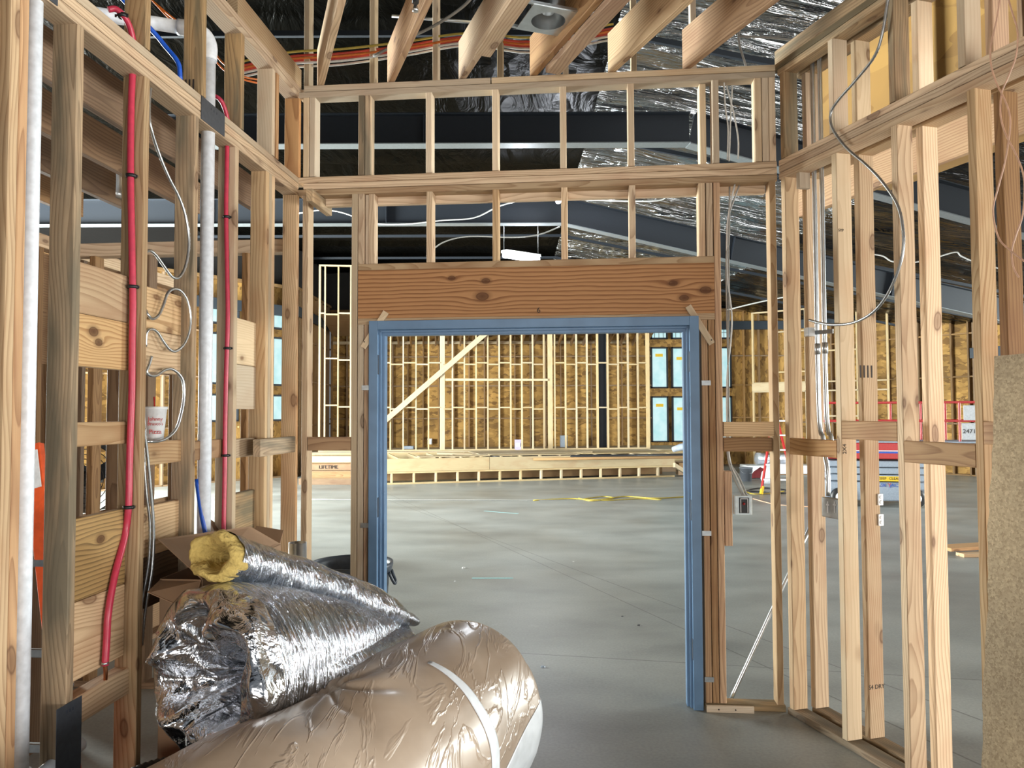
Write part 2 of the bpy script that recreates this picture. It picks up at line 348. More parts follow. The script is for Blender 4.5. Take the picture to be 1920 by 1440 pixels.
# ------------------------------------------------------------------ object helpers
def link(name, me, m, parent=None):
    o = bpy.data.objects.new(name, me); C.objects.link(o)
    if m is not None and not me.materials: me.materials.append(m)
    if parent is not None:
        o.parent = parent
        o.matrix_parent_inverse = PM[parent.name].inverted()
    return o
PM = {}
def reg(o): PM[o.name] = o.matrix_basis.copy(); return o
def tag(o, label, cat, group=None, kind=None):
    if kind: o['kind'] = kind
    if label: o['label'] = label
    if cat: o['category'] = cat
    if group: o['group'] = group
    return reg(o)
def thing(name, label, cat, loc, group=None, kind=None):
    o = bpy.data.objects.new(name, None); C.objects.link(o); o.location = loc; o.empty_display_size = .1
    o.matrix_basis = Matrix.Translation(Vector(loc))
    return tag(o, label, cat, group, kind)
def struct(o): o['kind'] = 'structure'; return reg(o)
def frame_m(c, x, y, z):
    m = Matrix.Identity(4)
    for i, v in enumerate((x, y, z)):
        for k in range(3): m[k][i] = v[k]
    m.translation = c; return m
def prism(L, prof):
    me = bpy.data.meshes.new('m'); n = len(prof)
    vs = [(-L/2, y, z) for y, z in prof]+[(L/2, y, z) for y, z in prof]
    fs = [(i, (i+1) % n, (i+1) % n+n, i+n) for i in range(n)]
    fs = [f[::-1] for f in fs]
    fs += [tuple(range(n)), tuple(range(2*n-1, n-1, -1))]
    me.from_pydata(vs, [], fs); me.validate(); me.update(); return me
def chamf(w, t, r=.003):
    a, b = w/2, t/2; r = min(r, a*.4, b*.4)
    return [(a, -b+r), (a, b-r), (a-r, b), (-a+r, b), (-a, b-r), (-a, -b+r), (-a+r, -b), (a-r, -b)]
def board(name, p, q, wd, w, t, m, parent=None, r=.003):
    """lumber from p to q (centre line), width w along wd, thickness t across"""
    p = Vector(p); q = Vector(q); x = (q-p); L = x.length; x.normalize()
    wd = Vector(wd); y = (wd-x*wd.dot(x)).normalized(); z = x.cross(y)
    o = link(name, prism(L, chamf(w, t, r)), m, parent)
    o.matrix_basis = frame_m((p+q)/2, x, y, z); return o
def wbox(W, name, u0, u1, d0, d1, z0, z1, m, parent=None, r=.003):
    """a board in wall coordinates; grain runs along its longest side"""
    c = W.P((u0+u1)/2, (d0+d1)/2, (z0+z1)/2); e = [abs(u1-u0), abs(d1-d0), abs(z1-z0)]
    ax = [W.U, W.D, UP]; i = e.index(max(e)); j = max((k for k in range(3) if k != i), key=lambda k: e[k]); k = 3-i-j
    X = ax[i]; Y = ax[j]; Z = X.cross(Y)
    o = link(name, prism(e[i], chamf(e[j], e[k], r)), m, parent)
    o.matrix_basis = frame_m(c, X, Y, Z); return o
def box(name, c, size, m, parent=None, rz=0, r=.003):
    W = Wall((c[0], c[1]), (math.cos(rz), math.sin(rz)), (-math.sin(rz), math.cos(rz)))
    return wbox(W, name, -size[0]/2, size[0]/2, -size[1]/2, size[1]/2, c[2]-size[2]/2, c[2]+size[2]/2, m, parent, r)
def smooth(pts, n=6):
    pts = [Vector(p) for p in pts]
    if len(pts) < 3: return pts
    out = []; P = [pts[0]*2-pts[1]]+pts+[pts[-1]*2-pts[-2]]
    for i in range(1, len(P)-2):
        a, b, c, d = P[i-1:i+3]
        for k in range(n):
            t = k/n
            out.append(.5*((2*b)+(c-a)*t+(2*a-5*b+4*c-d)*t*t+(3*b-a-3*c+d)*t**3))
    out.append(pts[-1]); return out
def tube_me(pts, r, sides=8, rf=None, closed=True):
    me = bpy.data.meshes.new('t'); vs = []; fs = []
    T = [(pts[min(i+1, len(pts)-1)]-pts[max(i-1, 0)]).normalized() for i in range(len(pts))]
    nrm = T[0].orthogonal().normalized()
    for i, p in enumerate(pts):
        if i:
            nrm = (nrm-T[i]*nrm.dot(T[i])); nrm = nrm.normalized() if nrm.length > 1e-6 else T[i].orthogonal().normalized()
        bn = T[i].cross(nrm); rr = r*(rf(i/(len(pts)-1), i) if rf else 1)
        for k in range(sides):
            a = 2*math.pi*k/sides; vs.append(p+(nrm*math.cos(a)+bn*math.sin(a))*rr)
    for i in range(len(pts)-1):
        for k in range(sides):
            a = i*sides+k; b = i*sides+(k+1) % sides
            fs.append((a, b, b+sides, a+sides))
    if closed:
        fs.append(tuple(range(sides))[::-1]); fs.append(tuple(range((len(pts)-1)*sides, len(pts)*sides)))
    me.from_pydata(vs, [], fs)
    for p in me.polygons: p.use_smooth = len(p.vertices) == 4
    me.update(); return me
def center(o):
    """move a mesh built in world coordinates to its own base point"""
    me = o.data; c = Vector((0, 0, 0))
    for v in me.vertices: c += v.co
    c /= len(me.vertices); me.transform(Matrix.Translation(-c)); o.matrix_basis = Matrix.Translation(c); return o
def tube(name, pts, r, m, parent=None, sides=8, n=6, rf=None, closed=True):
    return center(link(name, tube_me(smooth(pts, n), r, sides, rf, closed), m, parent))
def flex(name, pts, r, m, parent=None):
    """armoured cable: ribbed"""
    p = smooth(pts, 6); out = [p[0]]
    for i in range(1, len(p)):
        l = (p[i]-p[i-1]).length; k = max(1, int(l/.007))
        for j in range(1, k+1): out.append(p[i-1].lerp(p[i], j/k))
    return center(link(name, tube_me(out, r, 7, lambda t, i: 1.0 if i % 2 else .84), m, parent))
def lathe(name, prof, m, parent=None, at=(0, 0, 0), sides=28, axis=None, smoothf=True, cap=True):
    me = bpy.data.meshes.new('l'); vs = []; fs = []; n = len(prof)
    for r, z in prof:
        for k in range(sides):
            a = 2*math.pi*k/sides; vs.append((r*math.cos(a), r*math.sin(a), z))
    for i in range(n-1):
        for k in range(sides):
            a = i*sides+k; b = i*sides+(k+1) % sides; fs.append((a, b, b+sides, a+sides))
    if cap: fs.append(tuple(range(sides))[::-1]); fs.append(tuple(range((n-1)*sides, n*sides)))
    me.from_pydata(vs, [], fs)
    for p in me.polygons: p.use_smooth = smoothf and len(p.vertices) == 4
    me.update(); o = link(name, me, m, parent)
    mm = Matrix.Translation(Vector(at))
    if axis is not None: mm = mm @ Vector((0, 0, 1)).rotation_difference(Vector(axis)).to_matrix().to_4x4()
    o.matrix_basis = mm; return o
def text(name, s, p, x, up, size, m, parent=None, ext=.0004, sx=1.0):
    cu = bpy.data.curves.new('f', 'FONT'); cu.body = s; cu.size = size; cu.align_x = 'CENTER'; cu.align_y = 'CENTER'; cu.extrude = ext; cu.resolution_u = 3
    o = bpy.data.objects.new(name, cu); C.objects.link(o); cu.materials.append(m)
    x = Vector(x).normalized(); y = Vector(up).normalized(); z = x.cross(y)
    if parent is not None: o.parent = parent; o.matrix_parent_inverse = PM[parent.name].inverted()
    o.matrix_basis = frame_m(Vector(p), x*sx, y, z)
    dg = bpy.context.evaluated_depsgraph_get(); me = bpy.data.meshes.new_from_object(o.evaluated_get(dg)); mb = o.matrix_basis.copy(); bpy.data.objects.remove(o)
    o = link(name, me, None, parent); o.matrix_basis = mb; return o
def meshobj(name, vs, fs, m, parent=None, sm=False):
    me = bpy.data.meshes.new('x'); me.from_pydata([tuple(v) for v in vs], [], fs); me.validate(); me.update()
    if sm:
        for p in me.polygons: p.use_smooth = True
    return center(link(name, me, m, parent))
def sheet(name, q, th, m, parent=None):
    """a plate from four corner points with real thickness"""
    q = [Vector(v) for v in q]; n = (q[1]-q[0]).cross(q[3]-q[0]).normalized()*th
    return meshobj(name, q+[v+n for v in q], [(0, 1, 2, 3), (7, 6, 5, 4), (0, 4, 5, 1), (1, 5, 6, 2), (2, 6, 7, 3), (3, 7, 4, 0)], m, parent)
# ================================================================== THE SETTING
fl = meshobj('floor', [(-14, -6, 0), (18, -6, 0), (18, 27, 0), (-14, 27, 0), (-14, -6, -.1), (18, -6, -.1), (18, 27, -.1), (-14, 27, -.1)],
             [(0, 1, 2, 3), (7, 6, 5, 4), (0, 4, 5, 1), (1, 5, 6, 2), (2, 6, 7, 3), (3, 7, 4, 0)], CONC); struct(fl)
fl.data.transform(Matrix.Translation(fl.matrix_basis.translation)); fl.matrix_basis = Matrix.Identity(4)
# roof: insulation foil under purlins; level over the stage side, falling to the east
def roofpatch(name, q, m, n=(26, 26), amp=.05, sag=1.5):
    vs = []; fs = []; q = [Vector(v) for v in q]
    for j in range(n[1]+1):
        for i in range(n[0]+1):
            a = i/n[0]; b = j/n[1]
            p = q[0]*(1-a)*(1-b)+q[1]*a*(1-b)+q[2]*a*b+q[3]*(1-a)*b
            p.z -= amp*abs(math.sin(math.pi*p.y/sag))+amp*.6*noise.noise(p*1.3)
            vs.append(p)
    w_ = n[0]+1
    for j in range(n[1]):
        for i in range(n[0]): fs.append((j*w_+i, j*w_+i+1, (j+1)*w_+i+1, (j+1)*w_+i))
    nv = len(vs); top = [v+Vector((0, 0, .22)) for v in vs]
    fs2 = [tuple(nv+k for k in f[::-1]) for f in fs]
    rim = [i for i in range(w_)]+[j*w_+n[0] for j in range(1, n[1]+1)]+[n[1]*w_+i for i in range(n[0]-1, -1, -1)]+[j*w_ for j in range(n[1]-1, 0, -1)]
    fs3 = [(rim[k], rim[(k+1) % len(rim)], rim[(k+1) % len(rim)]+nv, rim[k]+nv) for k in range(len(rim))]
    return meshobj(name, vs+top, fs+fs2+fs3, m, sm=False)
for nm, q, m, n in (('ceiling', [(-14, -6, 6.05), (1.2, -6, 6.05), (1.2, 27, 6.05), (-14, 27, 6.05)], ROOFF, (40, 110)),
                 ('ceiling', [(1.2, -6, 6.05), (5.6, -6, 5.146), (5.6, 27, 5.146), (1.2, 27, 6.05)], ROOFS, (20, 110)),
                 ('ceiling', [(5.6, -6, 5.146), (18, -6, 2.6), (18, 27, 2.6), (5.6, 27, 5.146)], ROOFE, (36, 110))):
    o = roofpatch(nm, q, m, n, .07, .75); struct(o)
    for p in o.data.polygons: p.use_smooth = True
# rigid frame rafters (bolted plate girders) and roof framing
def girder(p, q, depth, label, fw=.2):
    p = Vector(p); q = Vector(q)
    t = thing('steel_roof_beam', label, 'steel beam', (p+q)/2, 'dark blue roof beams')
    board('web', p, q, UP, depth, .012, STEELB, t, .001)
    d = (q-p).normalized(); up = (UP-d*UP.dot(d)).normalized(); s = d.cross(up)
    board('flange', p-up*depth/2, q-up*depth/2, s, fw, .014, STEELG, t, .001)
    board('flange', p+up*depth/2, q+up*depth/2, s, fw, .014, STEELB, t, .001)
    n = max(2, int((q-p).length/3)); out = []
    for k in range(1, n):
        c = p.lerp(q, k/n); side = s*(-1 if s.y > 0 else 1)
        board('stiffener', c-up*depth/2+side*.05, c+up*depth/2+side*.05, side, .09, .01, STEELB, t, .001)
    return t
def bp(px, py, Y): return atY(px, py, Y)
girder(bp(300, 247, 10.0), bp(1292, 243, 10.0), .40, 'level dark blue roof beam seen through the upper row of openings')
girder(bp(1296, 244, 10.0), bp(1940, 420, 10.6), .42, 'dark blue roof beam falling to the right, nearer of the two sloping ones')
girder(bp(60, 400, 14.0), bp(1058, 397, 14.0), .46, 'level dark blue roof beam behind the lit bulb')
girder(bp(1062, 398, 14.0), bp(1960, 600, 14.8), .46, 'dark blue roof beam falling to the right, farther of the two sloping ones')
for i, (x0, y0, x1, y1, Y) in enumerate([(1455, 205, 1438, 275, 9.7), (1073, 385, 1070, 420, 13.8), (875, 383, 868, 418, 13.7)]):
    pass
def purlin(Y, z0=5.86):
    pts = [(-13.5, Y, z0), (1.2, Y, z0), (17.5, Y, z0-3.33)]
    t = thing('roof_purlin', PURL[len(PURLS)], 'purlin', (1.2, Y, z0), 'roof purlins'); PURLS.append(t)
    for a, b in zip(pts, pts[1:]): board('purlin_rail', a, b, UP, .06, .05, STEELB, t, .001)
PURLS = []
PURL = ['thin dark roof purlin nearest the cable bundle', 'thin dark roof purlin just before the nearer level beam', 'thin dark roof purlin between the two level beams',
        'thin dark roof purlin just beyond the farther level beam', 'thin dark roof purlin above the stage front', 'thin dark roof purlin above the stage stud wall']
for Y in (6.4, 8.4, 11.6, 15.6, 18.2, 20.8): purlin(Y)

# ---- hall walls ---------------------------------------------------------------
def sheath(W, name, L, h, parent, z0=0, pieces=None):
    """strand-board panels with gaps for openings: list of (u0,u1,z0,z1)"""
    for (u0, u1, a, b) in (pieces or [(0, L, z0, h)]):
        wbox(W, 'sheathing', u0, u1, .14, .16, a, b, OSBF, parent, .001)
def studs(W, us, d0, d1, z0, z1, parent, m, th=.038, name='stud'):
    for u in us: wbox(W, name, u-th/2, u+th/2, d0, d1, z0, z1, m, parent)
def hallwall(name, p, q, h, openings=(), step=.45, m=FARD, rows=(1.3, 2.5, 3.6), girt=4.3):
    W = seg(p, q); L = math.hypot(q[0]-p[0], q[1]-p[1])
    # d must point away from the camera
    if W.D.dot(Vector((p[0], p[1], 0))) < 0: W = Wall(W.o, W.u, (-W.d[0], -W.d[1]))
    t = thing(name, None, None, W.P(L/2, 0, 0), kind='structure')
    cuts = sorted(openings); pcs = []; u = 0
    for (a, b, zz) in cuts:
        pcs.append((u, a, 0, h)); lo = 0
        for (z0, z1) in zz: pcs.append((a, b, lo, z0)); lo = z1
        pcs.append((a, b, lo, h)); u = b
    pcs.append((u, L, 0, h)); pcs = [x for x in pcs if x[1]-x[0] > .02 and x[3]-x[2] > .02]
    sheath(W, name, L, h, t, pieces=pcs)
    us = [x for x in [i*step+.05 for i in range(int(L/step)+1)] if not any(a-.04 < x < b+.04 for a, b, _ in cuts)]
    studs(W, us, 0, .14, 0, h, t, m)
    for z in rows:
        for a, b, _, _ in [x for x in pcs if x[2] == 0 and x[3] == h]:
            if b-a > .5: wbox(W, 'blocking', a, b, .02, .10, z, z+.038, m, t)
    wbox(W, 'top_plate', 0, L, 0, .14, h, h+.076, m, t)
    wbox(W, 'sole_plate', 0, L, 0, .14, 0, .038, m, t)
    if girt: wbox(W, 'girt', 0, L, -.06, .0, girt-.13, girt+.13, GIRT, t)
    return W, t, L
def window(W, n, u0, u1, z0, z1, stick=True, grid=False, ty=.82):
    t = thing('window_%d' % n, None, None, W.P((u0+u1)/2, .05, z0), kind='structure')
    f = .045
    for a, b, c, e in ((u0, u0+f, z0, z1), (u1-f, u1, z0, z1), (u0, u1, z0, z0+f), (u0, u1, z1-f, z1)):
        wbox(W, 'window_frame', a, b, .03, .13, c, e, STEELB, t)
    wbox(W, 'pane', u0+f, u1-f, .09, .10, z0+f, z1-f, FILM, t, .001)
    if grid:
        for k in (1, 2, 3): wbox(W, 'glazing_bar', u0+(u1-u0)*k/4-.008, u0+(u1-u0)*k/4+.008, .07, .088, z0, z1, STEELG, t)
        wbox(W, 'glazing_bar', u0, u1, .07, .088, (z0+z1)/2-.008, (z0+z1)/2+.008, STEELG, t)
    if stick: wbox(W, 'sticker', u0+.28*(u1-u0), u0+.72*(u1-u0), .085, .089, z0+(z1-z0)*ty-.04, z0+(z1-z0)*ty+.05, YEL, t, .001)
    return t
ZW = [(.85, 2.14), (2.47, 3.66), (3.98, 4.33)]
def zz(y0, y1, px, Y): return (atY(px, y1, Y).z, atY(px, y0, Y).z)
# back wall behind the stage, windows at its right end
YB = 23.6
rows = [zz(743, 829, 1250, YB+.1), zz(651, 728, 1250, YB+.1), zz(612, 636, 1250, YB+.1)]
ux = lambda px: atY(px, 700, YB+.1).x+5.6
wins = [(ux(1220), ux(1252)), (ux(1259), ux(1293)), (ux(1312), ux(1340)), (ux(1345), ux(1371))]
WB, wb, LB = hallwall('wall_back', (-5.6, YB), (8.6, YB), 4.75, [(a, b, rows) for a, b in wins], step=.47, rows=(1.45, 2.45, 3.35))
n_ = 1
for k, (a, b) in enumerate(wins):
    for j, (z0, z1) in enumerate(rows):
        window(WB, n_, a, b, z0, z1, stick=(k < 2 and not (j == 2 and k == 0)), grid=(j == 2), ty=(.80 if k == 0 else .72) if j < 2 else .7); n_ += 1
# splayed wall on the left with windows, seen between the studs
PL0, PL1 = (-12.0, 12.6), (-5.6, 20.2)
WSt = seg(PL0, PL1); LS = math.hypot(PL1[0]-PL0[0], PL1[1]-PL0[1])
def us_(px, py=680):
    Wt = WSt if WSt.D.dot(Vector((PL0[0], PL0[1], 0))) > 0 else Wall(WSt.o, WSt.u, (-WSt.d[0], -WSt.d[1]))
    return Wt.hit(px, py, .1)
r1 = [(us_(393, 791)[1], us_(393, 738)[1]), (us_(393, 720)[1], us_(393, 622)[1]), (us_(393, 606)[1], us_(393, 575)[1])]
lw = [(us_(384)[0], us_(418)[0]), (us_(425)[0], us_(446)[0]), (us_(508)[0], us_(531)[0])]
WSL, wsl, _ = hallwall('wall_left_far', PL0, PL1, 4.9, [(a, b, r1) for a, b in lw])
for a, b in lw:
    for (z0, z1) in r1: window(WSL, n_, a, b, z0, z1, stick=False); n_ += 1
hallwall('wall_back_left', (-5.6, 19.9), (-5.6, YB+.3), 4.9)
# splayed wall on the right
WSR, wsr, _ = hallwall('wall_right_far', (8.6, YB), (11.6, 19.4), 4.75, step=.42)
WS2, ws2, L2 = hallwall('wall_right_corner', (11.6, 19.4), (16.2, 13.0), 4.6, [(.55, 1.05, [(1.75, 2.35)])], step=.42, girt=3.1)
window(WS2, n_, .55, 1.05, 1.75, 2.35, stick=False); n_ += 1

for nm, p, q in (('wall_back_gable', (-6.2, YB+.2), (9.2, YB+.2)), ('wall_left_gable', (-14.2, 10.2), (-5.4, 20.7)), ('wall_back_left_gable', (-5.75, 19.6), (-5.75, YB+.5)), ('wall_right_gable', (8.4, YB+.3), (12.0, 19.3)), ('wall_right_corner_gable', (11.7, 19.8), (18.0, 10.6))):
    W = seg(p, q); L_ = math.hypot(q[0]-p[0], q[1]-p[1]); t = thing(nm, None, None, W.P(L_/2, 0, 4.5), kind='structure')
    wbox(W, 'sheathing', 0, L_, 0, .03, 4.4, 6.3, DARKV, t, .001)  # added near-black panels; the dark above the walls is put in their colour
for nm, p, q in (('wall_west', (-12.2, 13.2), (-12.2, -6)), ('wall_east', (17.6, 12.4), (17.6, -6))):
    W = seg(p, q); L_ = math.hypot(q[0]-p[0], q[1]-p[1]); t = thing(nm, None, None, W.P(L_/2, 0, 3), kind='structure')
    wbox(W, 'sheathing', 0, L_, 0, .03, 0, 6.3, OSBF, t, .001)
# ================================================================== THE DOOR WALL (front)
wf = thing('wall_front', None, None, WF.P(1.39, 0, 0), kind='structure')
LF = 2.777
def F(name, u0, u1, d0, d1, z0, z1, m=PINE):
    if name.endswith('plate'): z1 -= .0028
    elif name.endswith('stud'): u1 -= .0022
    return wbox(WF, name, u0, u1, d0, d1, z0, z1, m, wf)
F('top_plate', .03, 1.155, 0, .089, 3.574, 3.612, PALE); F('top_plate', 1.162, LF, 0, .089, 3.574, 3.612, PALE)
F('top_plate', .0, LF, 0, .089, 3.536, 3.574, PALE)
F('sole_plate', .0, LF, 0, .089, 3.021, 3.058, PINE)
F('top_plate', .03, LF, 0, .089, 2.983, 3.021, PINE); F('top_plate', .0, LF, 0, .089, 2.945, 2.983, PINE)
F('ledger', .07, 2.73, .089, .127, 2.90, 3.01, PINE)
for u in (.026, .064): F('short_stud', u, u+.038, 0, .089, 3.058, 3.536, PALE)
for u in (.364, .402): F('short_stud', u, u+.038, 0 if u < .4 else .006, .089, 3.058, 3.536, GREY)
for u in (.771, 1.165, 1.56, 1.95, 2.426, 2.662, 2.701, 2.739): F('short_stud', u, u+.038, 0, .089, 3.058, 3.536, PALE)
F('short_stud', 2.362, 2.4, .05, .139, 3.02, 3.536, PALE)
for u in (.026,): F('stud', u, u+.038, 0, .089, .038, 2.945, PINE)
F('king_stud', .326, .364, 0, .089, .038, 2.945, PALE)
for u in (.364, .425): F('cripple_stud', u, u+.038, 0 if u < .4 else .012, .089, 2.527, 2.945, PINE)
F('cripple_stud', .402, .440, .03, .089, 2.527, 2.945, PALE)
for u in (.775, 1.165, 1.564, 1.952, 2.342, 2.384): F('cripple_stud', u, u+.038, 0, .089, 2.527, 2.945, PINE)
F('header_sill', .366, 2.424, 0, .089, 2.489, 2.527, PINE)
F('header', .366, 2.424, 0, .089, 2.204, 2.489, HEAD)
F('header_strip', .366, 2.424, 0, .089, 2.166, 2.204, PINE)
F('jack_stud', .365, .402, 0, .089, .038, 2.166, PALE); F('jack_stud', .403, .432, 0, .089, .038, 2.166, WARM)
F('jack_stud', 2.347, 2.384, 0, .089, .038, 2.166, WARM); F('jack_stud', 2.386, 2.423, 0, .089, .038, 2.166, WARM)
F('king_stud', 2.425, 2.463, 0, .089, .038, 2.945, WARM)
F('backing_block', 2.466, 2.508, .012, .089, .90, 1.314, WARM)
F('stud', 2.733, 2.771, 0, .089, .038, 2.945, PINE)
F('blocking', .066, .325, .0, .038, 1.428, 1.508, WARM)
F('blocking', 2.465, 2.742, 0, .038, 1.508, 1.591, PINE); F('blocking', 2.470, 2.732, .03, .068, 1.424, 1.503, WARM)
F('sole_plate', 0, .434, 0, .089, 0, .038, PINE); F('sole_plate', 2.345, LF, 0, .089, 0, .038, GREY)
text('lettering', '6', WF.P(*(lambda h: (h[0], -.0015, h[1]))(WF.hit(1010, 582))), WF.U, UP, .045, INK, wf)
F('stub_block', .10, .138, -.14, .20, 2.87, 2.943, GREY)
# upper frame standing behind the door wall and carrying the loft
wu = thing('wall_front_upper', None, None, WF.P(1.4, .8, 3.61), kind='structure')
for x in (575, 698, 816, 937, 1060, 1188, 1300): wbox(WF, 'stud', WF.hit(x, 60, .8)[0]-.019, WF.hit(x, 60, .8)[0]+.019, .8, .889, 3.94, 5.9, PALE, wu)
wbox(WF, 'sole_plate', -.4, 2.9, .8, .889, 3.90, 3.94, PALE, wu); wbox(WF, 'top_plate', -.4, 2.9, .8, .889, 5.9, 5.94, PALE, wu)

# ================================================================== THE LEFT WALL
wl = thing('wall_left', None, None, WL.P(1.2, 0, 0), kind='structure')
def G(name, u0, u1, d0, d1, z0, z1, m=PINE):
    if name.endswith('plate'): z1 -= .0028
    elif name.endswith('stud'): u0 += .0022
    return wbox(WL, name, u0, u1, d0, d1, z0, z1, m, wl)
G('top_plate', -.09, 3.3, 0, .089, 3.021, 3.058, PALE); G('top_plate', -.0, 3.3, 0, .089, 2.945, 2.983); G('top_plate', -.0, 3.3, 0, .089, 2.983, 3.021)
G('top_plate', -.09, 3.3, 0, .089, 3.574, 3.612, PINE); G('top_plate', 0.0, 3.3, 0, .089, 3.536, 3.574, PINE)
G('upper_band', -.09, .80, .02, .075, 3.612, 3.75, PINE)
G('sole_plate', -.09, 3.3, 0, .089, 0, .038)
for U, m in ((2.42, PINE), (2.338, PINE), (2.30, WARM), (2.04, GREY), (1.64, PINE), (1.25, GREY), (.848, PALE), (.472, PINE), (.432, PALE), (.392, PINE), (.02, PINE)):
    G('stud', U-.038, U, 0, .089, .038, 2.945, m)
for U, m in ((2.04, PALE), (1.64, GREY), (1.19, GREY), (.794, MOLD), (.40, PALE), (.345, WARM), (.0, WARM)):
    G('short_stud', U-.038, U, 0, .089, 3.058, 3.536, m)
def GB(u0, u1, y_top, y_bot, px, m, name='blocking', d0=.052, th=.037):
    a = WL.hit(px, y_top, d0)[1]; b = WL.hit(px, y_bot, d0)[1]
    return G(name, u0, u1, d0, d0+th, b, a, m)
GB(1.641, 2.001, 490, 586, 148, PINE); GB(1.641, 2.001, 587, 686, 148, KN1); GB(1.641, 2.001, 792, 838, 145, PINE)
GB(1.641, 2.001, 975, 1131, 136, MOLDK); GB(1.641, 2.001, 1133, 1281, 134, PINE); GB(1.641, 2.001, 1313, 1368, 134, PINE, d0=.03, th=.058)
GB(1.251, 1.601, 537, 617, 277, PINE); GB(1.251, 1.601, 618, 697, 277, PINE); GB(1.251, 1.601, 829, 873, 277, PINE, d0=.045, th=.044)
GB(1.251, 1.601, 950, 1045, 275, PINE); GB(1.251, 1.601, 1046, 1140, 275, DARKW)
GB(.849, 1.211, 825, 860, 395, WARM)
GB(.473, .809, 597, 683, 450, PALE); GB(.473, .809, 684, 767, 450, PALE); GB(.473, .809, 823, 858, 450, PINE); GB(.473, .809, 925, 1040, 447, GREY)
# waist block nailed on the room face
a = WL.hit(473, 824); b = WL.hit(473, 857)
G('blocking', .13, .62, -.039, -.001, b[1], a[1], GREY)

# rooms behind the left wall
wr = thing('wall_left_rear', None, None, WL.P(1.2, 1.6, 0), kind='structure')
random.seed(3)
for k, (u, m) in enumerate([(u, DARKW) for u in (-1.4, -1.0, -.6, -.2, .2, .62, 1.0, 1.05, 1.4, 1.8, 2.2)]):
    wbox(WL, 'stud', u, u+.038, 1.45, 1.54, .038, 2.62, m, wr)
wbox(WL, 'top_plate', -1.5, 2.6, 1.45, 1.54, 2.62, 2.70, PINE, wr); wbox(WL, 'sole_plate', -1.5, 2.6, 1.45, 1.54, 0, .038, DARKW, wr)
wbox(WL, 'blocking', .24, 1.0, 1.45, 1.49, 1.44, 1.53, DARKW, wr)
wbox(WL, 'sheathing', .64, 1.05, 1.0, 1.012, 0, 1.5, DARKW, wr, .001); wbox(WL, 'sheathing', -1.5, 2.6, 1.545, 1.557, 1.95, 2.62, DARKW, wr, .001); wbox(WL, 'sheathing', -.03, .22, 1.56, 1.572, 0, 2.6, DARKW, wr, .001)  # added dark panels, not real sheathing, to darken the gaps behind the studs
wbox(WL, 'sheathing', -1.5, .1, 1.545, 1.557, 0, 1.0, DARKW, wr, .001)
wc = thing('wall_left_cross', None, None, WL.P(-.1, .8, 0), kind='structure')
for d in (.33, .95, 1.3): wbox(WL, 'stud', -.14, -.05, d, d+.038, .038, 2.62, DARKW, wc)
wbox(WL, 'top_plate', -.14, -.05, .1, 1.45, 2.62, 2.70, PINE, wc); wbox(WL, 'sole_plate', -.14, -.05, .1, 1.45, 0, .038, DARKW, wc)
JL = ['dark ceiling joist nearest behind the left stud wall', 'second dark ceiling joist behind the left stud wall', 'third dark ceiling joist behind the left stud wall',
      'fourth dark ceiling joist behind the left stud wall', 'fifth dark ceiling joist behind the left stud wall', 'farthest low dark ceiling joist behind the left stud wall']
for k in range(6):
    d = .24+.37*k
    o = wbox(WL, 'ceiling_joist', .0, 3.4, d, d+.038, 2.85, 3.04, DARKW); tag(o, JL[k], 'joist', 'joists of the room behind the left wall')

# ================================================================== THE RIGHT WALL (two rows of studs)
wrn = thing('wall_right', None, None, WR.P(1.2, 0, 0), kind='structure')
wrb = thing('wall_right_rear', None, None, WR.P(1.2, .17, 0), kind='structure')
def Q(name, u0, u1, d0, d1, z0, z1, m=PINE, p=None):
    if name.endswith('plate'): z1 -= .0028
    return wbox(WR, name, u0, u1, d0, d1, z0, z1, m, p or wrn)
D2 = .125
for d, p in ((0, wrn), (D2, wrb)):
    dd = d+.089
    Q('top_plate', .02 if d == 0 else .06, 3.3, d, dd, 2.945, 2.983, PINE, p); Q('top_plate', .02 if d == 0 else .06, 3.3, d, dd, 2.983, 3.021, PINE, p)
    if d == 0: Q('sole_plate', .02, 3.3, d, dd, 3.021, 3.056, PINE, p)
    Q('top_plate', .02, 3.3, d, dd, 3.536, 3.574, GREY, p); Q('top_plate', -.03, 3.3, d, dd, 3.574, 3.612, GREY, p)
    Q('sole_plate', .02 if d == 0 else .06, 3.3, d, dd, 0, .038, GREY, p)
Q('upper_band', -.03, 3.3, .02, .058, 3.612, 3.70, GREY)
for U, m in ((.072, PINE), (.482, PALE), (.88, PINE), (1.288, PINE), (1.70, PINE)): Q('stud', U-.038, U, 0, .089, .038, 2.945, m)
for U, m in ((.088, PINE), (.494, PINE), (.898, PINE), (1.30, DARKW), (1.71, DARKW)): Q('stud', U-.038, U, D2, D2+.089, .038, 2.945, m, wrb)  # last two studs take the wood with shade in its colour
for U, m in ((.075, GREY), (.472, PALE), (.875, GREY), (1.25, PALE), (1.66, GREY)): Q('short_stud', U-.038, U, 0, .089, 3.056, 3.536, m)
for U, m in ((.10, PINE), (.49, PALE), (.885, PALE), (1.27, WARM)): Q('short_stud', U-.038, U, D2, D2+.089, 3.021, 3.536, m, wrb)
Q('blocking', .074, .442, 0, .038, 1.414, 1.502, WARM); Q('blocking', .484, .84, 0, .038, 1.511, 1.60, WARM)
Q('blocking', .882, 1.248, 0, .038, 1.42, 1.515, WARM); Q('blocking', 1.290, 1.66, 0, .038, 1.515, 1.605, WARM)
Q('blocking', .14, .17, .02, .089, 2.86, 2.945, PALE)
